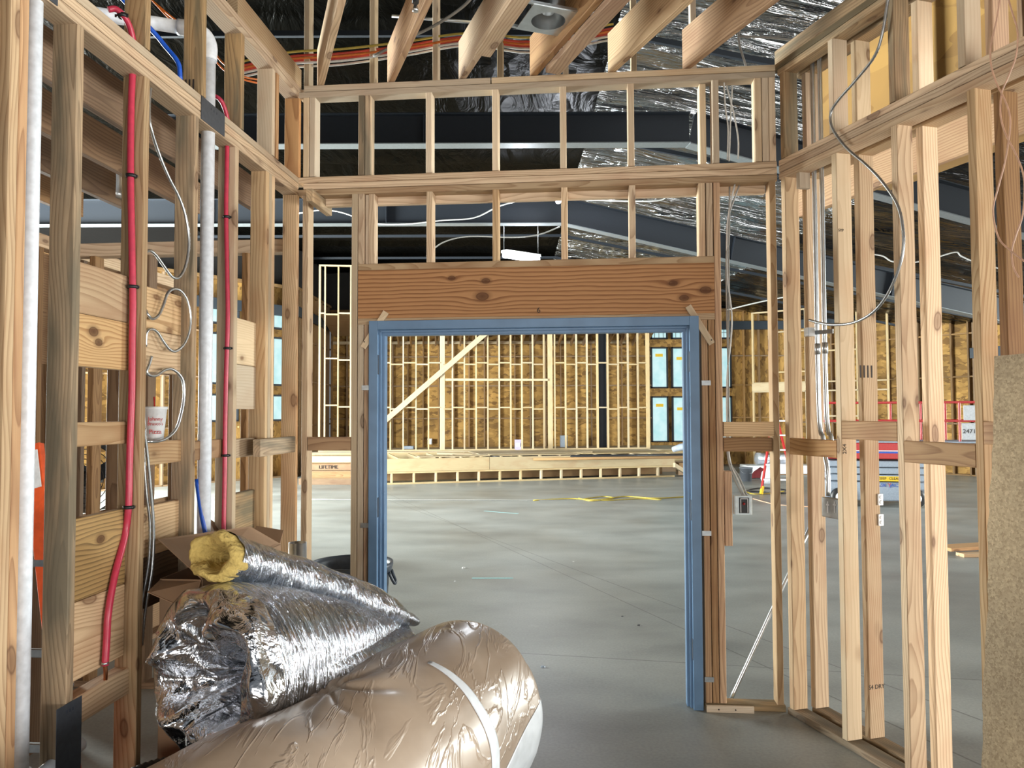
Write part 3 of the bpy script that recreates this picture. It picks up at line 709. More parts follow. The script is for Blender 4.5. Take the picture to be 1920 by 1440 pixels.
# warm loft beyond the right wall: plywood, joists
lf = thing('wall_loft', None, None, WR.P(1.2, 1.5, 3.3), kind='structure')
wbox(WR, 'plywood_panel', -1.9, 3.4, 1.7, 1.72, 3.35, 4.9, PLY, lf, .001)
wbox(WR, 'plywood_deck', -1.0, 3.4, .9, 1.7, 3.30, 3.32, PLY, lf, .001)
wbox(WR, 'rim_joist', -1.0, 3.4, .9, .938, 3.05, 3.285, WARM, lf)
wbox(WR, 'rim_joist', -1.0, 3.4, 1.25, 1.288, 3.34, 3.575, DARKW, lf)
for u in (-.6, .2, 1.0, 1.8, 2.6): wbox(WR, 'post', u, u+.038, 1.55, 1.64, 3.34, 4.9, DARKW, lf)

# ================================================================== CEILING JOISTS OVER THE NEAR ROOM
vp = ray(449, 774); JD = Vector((-vp[0], -vp[1], 0)).normalized()     # towards the camera
JS = Vector((JD.y, -JD.x, 0))
if JS.x < 0: JS = -JS
ends = [(602, 159, 'joist with striped edge grain at the left corner, leftmost of the joists overhead'),
        (735, 152, 'second ceiling joist from the left corner, beside the sprinkler head'),
        (870, 145, 'ceiling joist with a short board nailed beneath it, left of the can light'),
        (1005, 138, 'ceiling joist with a rounded board end beneath it, right of the can light'),
        (1153, 131, 'broad knotty ceiling joist second from the right'),
        (1294, 125, 'broad ceiling joist nearest the right corner')]
JO = []
for k, (x, y, lb) in enumerate(ends):
    r = ray(x, y); t = (3.613-EYE)/r[2]; p = Vector((r[0]*t, r[1]*t, 0))
    p += JD*(-.05); q = p+JD*4.6
    JO.append((p, q))
    o = board('ceiling_joist', p+UP*3.731, q+UP*3.731, UP, .235, .038, WARM if k % 2 else PINE); tag(o, lb, 'joist', 'ceiling joists over the near room')
o = board('joist_strip', JO[2][0]+JD*.42+JS*.0+UP*3.593, JO[2][0]+JD*1.9+UP*3.593, JS, .089, .037, PINE); tag(o, 'short pale board nailed under the joist left of the can light', 'board')
p4 = JO[3][0]; o = board('joist_strip', p4+JD*.16+JS*.06+UP*3.593, p4+JD*1.25+JS*.06+UP*3.593, JS, .089, .037, WARM); tag(o, 'board with a knot in its rounded end under the joist right of the can light', 'board')
# recessed can light hung between two joists on bar hangers
r = ray(1028, 40); t = (3.66-EYE)/r[2]; cc = Vector((r[0]*t, r[1]*t, 3.66))
cl = thing('recessed_can_light', 'galvanised recessed can light on bar hangers between two joists', 'light fixture', cc)
h = .13
def cl_p(a, b, z): return cc+JS*a+JD*b+UP*z
ring = []; sides = 32; vs = []; fs = []
for (hh) in (0, .004):
    for k in range(sides):
        a = 2*math.pi*k/sides; vs.append(cl_p(.088*math.cos(a), .088*math.sin(a), hh))
    for k in range(sides):
        a = 2*math.pi*k/sides; c1, s1 = math.cos(a), math.sin(a); mxx = max(abs(c1), abs(s1)); vs.append(cl_p(h*c1/mxx, h*s1/mxx, hh))
for k in range(sides):
    k2 = (k+1) % sides
    fs += [(k, k2, sides+k2, sides+k), (2*sides+k2, 2*sides+k, 3*sides+k, 3*sides+k2), (sides+k, sides+k2, 3*sides+k2, 3*sides+k), (k2, k, 2*sides+k, 2*sides+k2)]
meshobj('mounting_plate', vs, fs, GALV, cl)
lathe('can', [(.088, 0), (.088, .14), (.08, .143), (.01, .145)], GALV, cl, at=cc+UP*.003, cap=False)
lathe('lamp_holder', [(.03, 0), (.03, .05), (.02, .07), (.02, .09), (0, .09)], GALV, cl, at=cc+UP*.045)
for b_s in (-.125, .125):
    board('hanger_bar', cl_p(-.20, b_s, .012), cl_p(.25, b_s, .012), UP, .02, .006, GALV, cl, .001)
    board('hanger_bar', cl_p(-.20, b_s+.008, .004), cl_p(.25, b_s+.008, .004), JD, .012, .003, GALV, cl, .0005)
p_ = atY(657/3+560, 12, 3.6); 
sp = thing('sprinkler_head', 'dark sprinkler drop hanging between the second and third joist', 'sprinkler', atY(779, 12, 3.55))
q_ = atY(779, 14, 3.55)
tube('drop_pipe', [q_+UP*.5, q_+UP*.02], .016, BLACKP, sp); lathe('deflector', [(.0, 0), (.014, .0), (.014, .012), (.008, .03), (.0, .03)], GALV, sp, at=q_-UP*.02)
# metal fixing rails up among the purlins
for lb, pts in (('thin galvanised strut crossing high above the joists, left stretch', [atY(735, 30, 5.4), atY(890, 42, 5.4)]),):
    o = tube('strut', pts, .012, GALV); tag(o, lb, 'strut')
# ================================================================== STEEL DOOR FRAME
df = thing('steel_door_frame', 'blue-grey steel double door frame set in the timber opening, without doors', 'door frame', WF.P(1.384, 0, 0))
u0, u1, zt = .438, 2.332, 2.186
for side, (a, s) in (('l', (u0, 1)), ('r', (u1, -1))):
    for (x0, x1, d0, d1) in ((0, .052, -.022, .118), (.052, .066, -.018+.03, .112), (.060, .082, .032, .092)):
        wbox(WF, 'jamb' if x0 == 0 else 'stop', min(a+s*x0, a+s*x1), max(a+s*x0, a+s*x1), d0, d1, .003, zt-(.0 if x0 == 0 else .05), FRAME, df, .002)
    for z in (1.93, 1.10, .33):
        wbox(WF, 'hinge_recess', min(a+s*.0515, a+s*.0540), max(a+s*.0515, a+s*.0540), -.017, .010, z-.057, z+.057, HINGE, df, .0005)
wbox(WF, 'head', u0+.052, u1-.052, -.022, .118, zt-.052, zt, FRAME, df, .002)
wbox(WF, 'stop', u0+.052, u1-.052, .012, .112, zt-.066, zt-.052, FRAME, df, .002)
wbox(WF, 'stop', u0+.08, u1-.08, .032, .092, zt-.082, zt-.062, FRAME, df, .002)
for (x, y, s) in ((1325, 718, 1), (1326, 1000, 1), (1331, 1274, 1), (687, 727, -1), (685, 985, -1)):
    u, z = WF.hit(x, y); o = wbox(WF, 'anchor_clip', u-.028, u+.022, -.004, -.0005, z-.014, z+.014, DGALV, df, .0005)
# shims
def shim(x0, y0, x1, y1, lb, hole):
    a = WF.at(x0, y0, -.007); b = WF.at(x1, y1, -.007); t = thing('wood_shim', lb, 'wood shim', b, 'shims at the frame corners')
    board('strip', a, b, (b-a).cross(WF.D), .036, .011, PALE, t, .001)
    c = WF.at(*hole, -.0135); lathe('nail_head', [(0, 0), (.004, 0), (.004, .002), (0, .002)], INK, t, at=c, axis=-WF.D, sides=10)
shim(724, 585, 681, 652, 'pale wood shim slanting behind the top left corner of the door frame', (683, 641))
shim(1290, 574, 1335, 645, 'pale wood shim slanting behind the top right corner of the door frame', (1334, 637.5))
a = WF.hit(1323, 1338, -.03); b = WF.hit(1414, 1341, -.03)
t = thing('wood_scrap', 'short pale strip of wood with two nails on the floor beside the right jamb', 'wood scrap', WF.P(2.47, -.03, 0))
board('strip', WF.P(2.345, -.035, .020), WF.P(2.60, -.028, .018), UP, .038, .018, PALE, t)
for uu in (2.41, 2.50): lathe('nail_head', [(0, 0), (.004, 0), (.004, .002), (0, .002)], INK, t, at=WF.P(uu, -.045, .02), axis=-WF.D, sides=10)
# loose board end under the plate, upper left corner: part of wall_front (stub_block)
# leaning conduit behind the right jamb
p = gz(1371, 1310, .02); q = WF.at(1456, 1126, .20)
o = tube('steel_conduit', [p, p.lerp(q, .5), q.lerp(q+(q-p).normalized()*.5, 1)], .012, GALV); tag(o, 'thin shiny steel conduit leaning behind the wall right of the door', 'conduit')

# ================================================================== THINGS ON THE LEFT WALL
def Lh(px, py, d): return WL.at(px, py, d)
def vpipe(name, px, py, d, r, z0, z1, m, lb, cat, W=WL):
    u, _ = W.hit(px, py, d); return u
u1p = WL.hit(51, 720, .045)[0]
pv = thing('pvc_drain_pipe', 'white plastic drain pipe standing between the two leftmost studs with a tee at its foot', 'pipe', WL.P(u1p, .045, .50))
tube('riser', [WL.P(u1p, .045, .56), WL.P(u1p, .045, 1.8), WL.P(u1p, .045, 3.3)], .024, PVC, pv, 20, 1)
tube('tee', [WL.P(u1p, .045, .44), WL.P(u1p, .045, .57)], .031, PVC, pv, 20, 1)
tube('tee_branch', [WL.P(u1p, .045, .50), WL.P(u1p-.075, .045, .506)], .031, PVC, pv, 20, 1)
tube('branch_pipe', [WL.P(u1p-.05, .045, .505), WL.P(1.90, .045, .53)], .025, PVC, pv, 20, 1)
tube('foot_pipe', [WL.P(u1p, .045, .03), WL.P(u1p, .045, .46)], .024, PVC, pv, 20, 1)
lathe('primer_ring', [(.0256, 0), (.0256, .006)], plain('purple_primer', (.22, .16, .36), .5), pv, at=WL.P(1.955, .045, .522), axis=WL.U)
u2p = WL.hit(383, 720, .05)[0]
pv2 = thing('pvc_vent_pipe', 'thick white plastic vent pipe running up past the plate to an elbow', 'pipe', WL.P(u2p, .045, .9))
top = WL.at(386, 80, .045)
tube('riser', [WL.P(u2p, .045, .55), WL.P(u2p, .045, 1.9), WL.P(u2p, .045, top.z-.03)], .030, PVC, pv2, 24, 1)
tube('elbow', [WL.P(u2p, .045, top.z-.07), WL.P(u2p, .045, top.z+.00), WL.P(u2p+.01, .065, top.z+.045), WL.P(u2p+.03, .11, top.z+.065), WL.P(u2p+.05, .17, top.z+.07)], .036, PVC, pv2, 24, 5)
tube('run', [WL.P(u2p+.04, .15, top.z+.07), WL.P(u2p+.35, .95, top.z+.10)], .030, PVC, pv2, 24, 1)
# holes in the plates are covered by steel plates
def nplate(px0, py0, px1, py1, lb, d=-.002, u=None, z=None):
    a = WL.hit(px0, py0, d); b = WL.hit(px1, py1, d)
    uu = u or (b[0], a[0]); zz_ = z or (b[1], a[1])
    t = thing('nail_guard_plate', lb, 'steel plate', WL.P(sum(uu)/2, d, zz_[0]))
    wbox(WL, 'plate', uu[0], uu[1], d-.0016, d, zz_[0], zz_[1], PLATE, t, .0005)
    for k in range(3): wbox(WL, 'nail_slot', uu[0]+(uu[1]-uu[0])*(.35+.12*k), uu[0]+(uu[1]-uu[0])*(.35+.12*k)+.004, d-.0022, d-.0015, zz_[1]-.03, zz_[1]-.02, HINGE, t, .0002)
nplate(375, 192, 420, 270, 'grey steel nail plate over the vent pipe on the top plate', u=(WL.hit(420, 240)[0], WL.hit(376, 220)[0]), z=(2.948, 3.052))
nplate(55, 0, 107, 36, 'grey steel nail plate on the top plate in the upper left corner', u=(2.145, 2.33), z=(2.948, 3.052))
nplate(98, 1330, 147, 1440, 'dark grey steel nail plate near the floor on the grey-streaked stud', u=(1.965, 2.09), z=(.36, WL.hit(120, 1322)[1]))
t = thing('nail_guard_plate', 'grey steel nail plate low down behind the left drain pipe', 'steel plate', WL.P(2.15, .13, .5)); wbox(WL, 'plate', 2.07, 2.20, .13, .132, .45, .66, PLATE, t, .0005)
wbox(WL, 'backing_stud', 2.10, 2.138, .133, .18, .038, 2.9, DARKW, t)
# crimson pipes with clips
def pex(lb, pts, clips, m, r=.0105, tail=None):
    P = [Lh(x, y, d) for x, y, d in pts]; t = thing('pex_pipe', lb, 'pipe', P[-1])
    tube('hose', P, r, m, t, 12, 5)
    for (x, y, d) in clips:
        c = Lh(x, y, d); 
        lathe('clip', [(r*1.25, -.007), (r*1.7, -.007), (r*1.7, .007), (r*1.25, .007)], BLACKP, t, at=c, sides=14)
        wb_ = board('clip_strap', c-WL.D*.024-WL.U*-.004, c+WL.D*.028-WL.U*-.004, UP, .011, .004, BLACKP, t, .001)
    if tail:
        Q_ = [Lh(x, y, d) for x, y, d in tail]; tube('copper_stub', Q_, .0075, COPPER, t, 10, 4)
        lathe('crimp_ring', [(.0125, -.006), (.0125, .006)], GALV, t, at=Q_[0], sides=14, axis=(Q_[0]-Q_[1]))
    return t
def onface(px, py, U):
    """point on the camera-facing face of a left-wall stud (face plane u = U)"""
    r = ray(px, py); n = WL.U; o = WL.P(U, 0, 0); t = (o.x*n.x+o.y*n.y)/(r[0]*n.x+r[1]*n.y)
    return Vector((r[0]*t, r[1]*t, EYE+r[2]*t))
def pexf(lb, face, U, extra, clips, m, r, tail=None):
    P = [onface(x, y, U+r+.003) for x, y in face]+[Lh(*e) for e in extra]
    t = thing('pex_pipe', lb, 'pipe', P[-1]); tube('hose', P, r, m, t, 12, 5)
    for (x, y) in clips:
        c = onface(x, y, U+r+.003)
        lathe('clip', [(r*1.2, -.006), (r*1.6, -.006), (r*1.6, .006), (r*1.2, .006)], BLACKP, t, at=c, sides=14)
        board('clip_strap', c-WL.D*.022-WL.U*(r*.3), c+WL.D*.022-WL.U*(r*.3), UP, .009, .006, BLACKP, t, .001)
    if tail:
        Q_ = [Lh(*x) for x in tail]; tube('copper_stub', Q_, .0075, COPPER, t, 10, 4)
        lathe('crimp_ring', [(.0125, -.006), (.0125, .006)], GALV, t, at=Q_[0], sides=14, axis=(Q_[0]-Q_[1]))
    return t
pexf('crimson water pipe clipped to a stud, bending low to a copper stub', [(249, 128), (246, 200), (245, 330), (247, 450), (249, 560), (248, 640), (247, 740), (243, 860), (241, 945)], 1.64,
     [(235, 1000, .045), (215, 1080, .035), (203, 1150, .03), (200, 1200, .03), (197, 1248, .03)], [(246, 330), (249, 538), (241, 951)], REDP, .0125,
     [(197, 1243, .03), (198, 1262, .032), (197, 1276, .04), (190, 1281, .055)])
pexf('crimson water pipe clipped to a stud farther along, beside the vent pipe', [(426, 268), (425, 330), (424, 400), (426, 520), (427, 600), (424, 700), (422, 800), (421, 900), (419, 1000)], .848,
     [(418, 1060, .045)], [(425, 407), (427, 653), (423, 854)], REDP, .0105)
pex('crimson pipe looping over the plate beside the second upper stud', [(203, 18, .09), (217, 17, .07), (232, 30, .05), (243, 50, .045), (250, 78, .045), (253, 105, .045)], [(230, 30, .055)], REDP, .0115)
pex('crimson pipe looping over the plate behind the vent pipe', [(398, 178, .10), (412, 186, .06), (420, 200, .05), (426, 220, .045), (429, 240, .045)], [], REDP, .0105)
pex('blue water pipe slanting above the plate between the upper studs', [(208, -25, .25), (286, 58, .14), (310, 87, .10), (334, 118, .05), (338, 150, .045)], [], BLUEP, .010)
pex('blue water pipe slanting out above the cardboard carton', [(369, 898, .07), (376, 950, .05), (384, 996, .03), (388, 1020, .025)], [], BLUEP, .011)
pex('blue water pipe ending in copper low on the left wall', [(131, 1195, .05), (131, 1240, .046), (131, 1286, .044)], [], BLUEP, .0095, [(131, 1284, .044), (131, 1305, .044), (129, 1322, .05)])
# armoured cable snaking in the third bay
def fl_(lb, pts, m=GALV, r=.0065, d=.02):
    P = [(onface(p[0], p[1], 1.545-.262*(p[0]-275)/82) if len(p) == 2 and d == .02 else Lh(p[0], p[1], p[2] if len(p) > 2 else d)) for p in pts]
    o = flex('armored_cable', P, r, m); tag(o, lb, 'cable', 'armoured cables in the left wall')
fl_('armoured cable hanging from the top plate in a long loop, uppermost of the snaking ones', [(283, 160, .04), (280, 195, .04), (282, 235, .03), (297, 285), (318, 335), (336, 370), (348, 405), (354, 445), (352, 480), (345, 507), (334, 521), (322, 518), (308, 500), (292, 478), (280, 470), (270, 478, .03), (268, 500, .05)])
fl_('armoured cable making an S-bend halfway up the third bay', [(270, 575, .05), (277, 590, .03), (286, 598), (298, 590), (307, 570), (314, 551), (325, 542), (338, 545), (350, 562), (357, 590), (355, 620), (345, 645), (330, 658), (318, 655), (306, 640), (295, 623), (284, 617), (275, 624), (273, 650, .04)])
fl_('armoured cable curling around the foam cup, lowest of the snaking ones', [(284, 668, .03), (280, 682), (275, 697), (282, 704), (295, 703), (308, 694), (322, 692), (336, 702), (344, 718), (345, 745), (340, 775), (331, 803), (315, 820), (298, 827), (280, 828), (268, 826, .05)])
fl_('armoured cable dropping behind the stud to the carton, left strand', [(268, 790, .03), (269, 830), (271, 880), (275, 930), (281, 980), (280, 1040), (273, 1090), (266, 1130, .03), (262, 1180, .04)], DGALV)
fl_('armoured cable dropping behind the stud to the carton, right strand', [(270, 805, .01), (276, 850, .01), (282, 910, .01), (287, 970, .01), (288, 1020, .01), (284, 1075, .01), (273, 1140, .02), (266, 1210, .03)], DGALV)
# foam cup on the waist block
a = WL.hit(284, 822, .067); zb = WL.hit(277, 829, .045)[1]; cp = WL.P(WL.hit(291, 822, .07)[0], .07, zb+.001)
hc = WL.hit(291, 763, .07)[1]-zb
cup = thing('foam_cup', 'white foam drink cup with red lettering and a red straw on the waist block', 'cup', cp)
lathe('cup_body', [(.0, 0), (.030, 0), (.031, .003), (.043, hc-.012), (.046, hc-.010), (.047, hc), (.044, hc), (.041, hc-.01), (.028, .004), (0, .004)], WHITE, cup, at=cp)
lathe('lid_disc', [(.0, hc-.006), (.0425, hc-.006), (.0425, hc-.004), (0, hc-.004)], WHITE, cup, at=cp)
tube('straw', [cp+UP*.02, cp+UP*(hc+.04)-WL.U*-.012], .003, REDM, cup, 8, 1)
view = Vector((-cp.x, -cp.y, 0)).normalized(); right = Vector((-view.y, view.x, 0))
if right.x < 0: right = -right
def ctext(s, z, size, m, dx=0): text('lettering', s, cp+view*(.033+.011*z/hc+.0016)+UP*z+right*dx, right, UP, size, m, cup, sx=.9)
ctext("Johnny", hc*.64, .022, REDI); ctext("Brusco's", hc*.50, .019, REDI); ctext('Pizza', hc*.27, .026, REDI)

# cables over the joists
def cable(lb, pts, m, r=.005, name='cable', cat='cable', grp=None, sides=6):
    o = tube(name, pts, r, m, None, sides, 5); tag(o, lb, cat, grp); return o
k = 0
for (m, dy, dz, nm) in ((CABY, 0, 0, 'yellow'), (CABR, 8, .02, 'red'), (CABO, 13, -.01, 'orange'), (CABR, 17, .03, 'dark red'), (CABW, 22, 0, 'white'), (CABW, 29, .04, 'grey-white')):
    Yd = 5.3+dz*3
    cable('%s cable in the bundle sagging across under the roof beyond the joists' % {'yellow': 'thin topmost yellow', 'red': 'red', 'orange': 'orange', 'dark red': 'dark red', 'white': 'off-white', 'grey-white': 'lowest grey-white'}[nm],
          [atY(440, 118+dy, Yd), atY(540, 98+dy, Yd), atY(640, 92+dy, Yd), atY(760, 78+dy*.9, Yd), atY(880, 62+dy*.8, Yd), atY(1000, 70+dy, Yd), atY(1150, 45+dy, Yd)], m, .008, grp='cable bundle above the joists')
cable('light grey cable rising steeply between the second and third joist', [atY(700, 105, 5.2), atY(770, 70, 5.1), atY(820, 45, 5), atY(865, 15, 5), atY(890, -10, 5)], CABG, .010)
for i, (p, q) in enumerate((((285, 0), (345, 60)), ((290, 5), (350, 52)))):
    cable(['orange cable', 'amber cable'][i]+' crossing behind the upper studs at the top left', [WL.at(*p, .9), WL.at((p[0]+q[0])/2, (p[1]+q[1])/2+2, .8), WL.at(*q, .7)], CABO, .006)
for i, yy in enumerate((300, 312)):
    pass
cable('orange cable strung behind the upper studs beside the vent pipe', [WL.at(400, 95, .7), WL.at(418, 118, .6), WL.at(452, 142, .5), WL.at(500, 152, .4)], CABO, .006)
cable('amber cable strung low behind the upper studs beside the vent pipe', [WL.at(398, 108, .7), WL.at(425, 135, .6), WL.at(460, 150, .5), WL.at(505, 160, .4)], CABO, .006)
# white lamp cable strung through the hall
cable('white lamp cord sagging along the farther level beam to the bulb', [atY(560, 400, 13), atY(600, 394, 13), atY(640, 398, 13), atY(700, 418, 13), atY(760, 420, 13), atY(830, 413, 13), atY(890, 408, 13), atY(940, 385, 13), atY(1000, 372, 13), atY(1045, 372, 13)], CABW, .012)
cable('white lamp cord running from the bulb to the right', [atY(1045, 372, 13), atY(1090, 374, 13), atY(1170, 377, 13), atY(1235, 376, 13), atY(1260, 366, 13), atY(1330, 372, 12.5)], CABW, .012)
cable('thin cord looping below the bulb to the tube light', [atY(800, 480, 12.5), atY(830, 455, 12.5), atY(880, 443, 12.5), atY(960, 445, 12.5), atY(1010, 440, 12.5), atY(1050, 425, 12.5)], CABG, .011)
cable('thin white cord beyond the right bay near the roof', [atY(1365, 581, 14), atY(1400, 572, 14), atY(1445, 562, 14), atY(1500, 552, 14)], CABW, .012)
cable('white cord kinked over a hook beyond the right wall', [atY(1680, 498, 11), atY(1740, 487, 11), atY(1790, 473, 11), atY(1802, 480, 11), atY(1830, 492, 11), atY(1880, 505, 11)], CABW, .010)
cable('white cord drooping between the right-hand studs', [atY(1630, 476, 11), atY(1655, 480, 11), atY(1672, 490, 11), atY(1700, 493, 11)], CABW, .010)
# lamps
bl = atY(1047, 376, 12.9)
t = thing('work_light_bulb', 'small glaring bulb hanging in front of the farther level beam', 'bulb', bl)
lathe('bulb', [(0, -.05), (.03, -.045), (.05, -.02), (.05, .01), (.03, .05), (.02, .06), (0, .06)], LAMPB, t, at=bl, sides=20)
lathe('socket', [(0, .055), (.022, .055), (.022, .11), (0, .11)], BLACKP, t, at=bl, sides=14)
tl = atY(977, 483, 14.5)
t = thing('tube_light_fixture', 'bright white tube light hanging beyond the door header', 'light fixture', tl)
a1 = atY(945, 478, 14.3); a2 = atY(1009, 487, 14.9)
tube('tube', [a1, a2], .055, TUBEL, t, 12, 1); board('housing', a1+UP*.07, a2+UP*.07, (a2-a1).cross(UP), .16, .05, WHITE, t)
for e in (a1, a2): tube('hanger_chain', [e+UP*.09, e+UP*1.42], .004, GALV, t, 6, 1)
for nm, loc, e, rad in (('bulb_light', bl-UP*.0+Vector((0, -.12, 0)), 60, .05), ('tube_light', tl-UP*.12, 120, .12)):
    l = bpy.data.lights.new(nm, 'POINT'); l.energy = e; l.color = (.88, .93, 1); l.shadow_soft_size = rad
    o = bpy.data.objects.new(nm, l); C.objects.link(o); o.location = loc

# ================================================================== THINGS ON THE RIGHT
def Rh(px, py, d=-.02): return WR.at(px, py, d)
o = flex('armored_cable', [Rh(1670, -20), Rh(1664, 5), Rh(1655, 60), Rh(1640, 105), Rh(1605, 150), Rh(1570, 190), Rh(1557, 215), Rh(1562, 243), Rh(1588, 278), Rh(1625, 310), Rh(1655, 342), Rh(1683, 385), Rh(1693, 430), Rh(1693, 470), Rh(1683, 510), Rh(1662, 555), Rh(1635, 587), Rh(1600, 605), Rh(1565, 609), Rh(1540, 606), Rh(1517, 600)], .0075, DGALV)
tag(o, 'grey armoured cable hanging in a wide bow across the right wall', 'cable')
for lb, pts in (('copper-toned wire twisting down the right wall, outer strand', [(1876, -10), (1868, 40), (1858, 85), (1858, 120), (1868, 155), (1882, 183), (1892, 210), (1894, 240), (1885, 300), (1872, 350), (1862, 395), (1872, 445), (1895, 470), (1925, 493)]),
                ('copper-toned wire twisting down the right wall, inner strand', [(1888, -10), (1900, 30), (1908, 60), (1905, 105), (1890, 145), (1878, 175), (1876, 215), (1885, 250), (1905, 290), (1920, 335), (1918, 400), (1905, 440), (1897, 470), (1900, 500), (1910, 520)])):
    o = tube('copper_wire', [Rh(x, y, -.06) for x, y in pts], .0032, COPW, None, 8, 5); tag(o, lb, 'wire')
# conduits between the two rows
def rz(px, py, d): return WR.hit(px, py, d)
cd = .105
for i, (x, ybot) in enumerate(((1526, 820), (1540, 820))):
    uu = rz(x+4, 500, cd)[0]
    if i == 0:
        P = [WR.P(uu, cd, 3.75), WR.P(uu, cd, 3.0), WR.P(uu, cd, 1.7), WR.at(1543, 820, cd), WR.at(1546, 850, cd), WR.at(1552, 885, cd), WR.at(1553, 930, cd)]
    else:
        P = [WR.P(uu, cd, 3.75), WR.P(uu, cd, 3.0), WR.P(uu, cd, 1.7), WR.at(1558, 820, cd), WR.at(1560, 850, cd)]
    t = thing('emt_conduit', ['galvanised conduit between the stud rows bending into the metal box', 'galvanised conduit between the stud rows, right of its twin'][i], 'conduit', WR.P(uu, cd, 1.3))
    tube('pipe', P, .012, GALV, t, 14, 5)
    c = WR.P(uu, cd, rz(1528, 655, cd)[1]); lathe('coupling', [(.0155, -.03), (.0155, .03)], GALV, t, at=c, sides=16)
t = thing('conduit_bracket', 'shiny steel bracket strap holding the two conduits to the stud', 'bracket', WR.at(1503, 625, .05))
wbox(WR, 'clamp_plate', rz(1515, 625, .0)[0]-.02, rz(1515, 625, 0)[0]+.02, -.012, .03, rz(1500, 633, 0)[1], rz(1500, 617, 0)[1], GALV, t)
board('strap', WR.at(1508, 625, .02), WR.at(1562, 621, cd-.016), UP, .022, .004, DGALV, t, .001)
t = thing('wall_box', 'brown-grey metal box strip hung low between the stud rows', 'electrical box', WR.at(1558, 950, .09))
a = rz(1541, 950, .08); b = rz(1572, 950, .08)
wbox(WR, 'box_body', rz(1541, 950, .09)[0], rz(1577, 950, .09)[0]+.02, .09, .125, rz(1550, 970, .09)[1], rz(1550, 933, .09)[1], DGALV, t)
for x in (1551, 1564):
    wbox(WR, 'slot_mark', rz(x, 950, .085)[0]-.003, rz(x, 950, .085)[0]+.003, .086, .0895, rz(x, 962, .085)[1], rz(x, 940, .085)[1], WHITE, t, .0005)
    wbox(WR, 'slot_mark', rz(x, 950, .085)[0]-.010, rz(x, 950, .085)[0]+.010, .086, .0895, rz(x, 948, .085)[1], rz(x, 945, .085)[1], WHITE, t, .0005)
for y, lb in ((941, 'upper'), (980, 'lower')):
    u, z = rz(1647, y, D2); t = thing('white_outlet', '%s white outlet on the edge of the rear stud behind the second stud' % lb, 'outlet', WR.P(.50, D2+.08, z))
    wbox(WR, 'plate', .496, .506, D2+.068, D2+.098, z-.028, z+.028, WHITE, t, .002)
    for s in (-.012, .012): lathe('socket_face', [(0, 0), (.010, 0), (.010, .003), (0, .003)], WHITE, t, at=WR.P(.506, D2+.083, z+s), axis=WR.U, sides=14)
# stamps on the studs
def stamp(s, W, U, px, py, size, lb=None, parent=wrn, m=INK, rot=False):
    r = ray(px, py); n = W.U; o = W.P(U+.0012, 0, 0); t = (o.x*n.x+o.y*n.y)/(r[0]*n.x+r[1]*n.y)
    p = Vector((r[0]*t, r[1]*t, EYE+r[2]*t)); x = W.D if W is WR else -W.D
    if rot: text('lettering', s, p, UP, -x, size, m, parent)
    else: text('lettering', s, p, x, UP, size, m, parent)
stamp('IIII', WR, .494, 1624, 698, .09, parent=wrb); stamp('S4 DRY', WR, .494, 1644, 1288, .030, parent=wrb, rot=False)
stamp('2X4', WR, .482, 1584, 842, .03, rot=True); stamp('SYP', WR, .482, 1577, 432, .02)
stamp('IIII', WL, 1.19, 352, 160, .07, parent=wl)
# strand-board offcut standing at the right edge
t = thing('strand_board_offcut', 'tall rough-edged strand board offcut leaning at the right edge', 'board', Rh(1850, 1440, -.03))
A = WR.hit(1870, 668, -.035); B = WR.hit(1846, 1440, -.035)
vs = []; nn = 40; random.seed(5)
uL = lambda f: (B[0]+(A[0]-B[0])*f)
zt_ = A[1]; sl = (A[0]-B[0])/(A[1]-B[1])
pl = []
for i in range(nn+1):
    z = zt_*i/nn; u = A[0]+(z-A[1])*sl+random.uniform(-.004, .004)+.004*math.sin(z*9); pl.append((u, z))
for dlt in (-.035, -.050):
    for (u, z) in pl: vs.append(WR.P(u, dlt, z))
    for (u, z) in pl: vs.append(WR.P(2.6, dlt, z+.01))
m1 = nn+1; fs = []
for i in range(nn):
    fs += [(i, i+1, m1+i+1, m1+i), (2*m1+i+1, 2*m1+i, 3*m1+i, 3*m1+i+1), (i+1, i, 2*m1+i, 2*m1+i+1), (m1+i, m1+i+1, 3*m1+i+1, 3*m1+i)]
fs += [(nn, m1+nn, 3*m1+nn, 2*m1+nn)[::-1], (0, m1, 3*m1, 2*m1)]
meshobj('panel', vs, fs, OSBN, t)
# hanging work box beside the right jamb with its cables
t = thing('handy_box', 'white plastic switch box with an open dark front hanging beside the right jamb', 'electrical box', WF.at(1393, 948, .02))
a = WF.hit(1377, 930, .0); b = WF.hit(1411, 965, .0)
wbox(WF, 'box_body', a[0], b[0], .0, .055, b[1], a[1], plain('pale_blue_plastic', (.74, .84, .88), .4), t, .006)
uu = (a[0]+b[0])/2+.004
wbox(WF, 'collar', uu-.028, uu+.026, -.006, 0, b[1]+.008, a[1]-.008, BLACKP, t)
wbox(WF, 'collar', uu-.022, uu-.018, -.010, -.004, b[1]+.012, a[1]-.012, WHITE, t); wbox(WF, 'collar', uu+.016, uu+.020, -.010, -.004, b[1]+.012, a[1]-.012, WHITE, t)
wbox(WF, 'collar', uu-.022, uu+.020, -.010, -.004, a[1]-.016, a[1]-.012, WHITE, t)
lathe('red_wire_nut', [(0, 0), (.008, 0), (.005, .014), (0, .014)], REDM, t, at=WF.P(uu-.004, -.012, (a[1]+b[1])/2+.01), axis=-WF.D, sides=10)
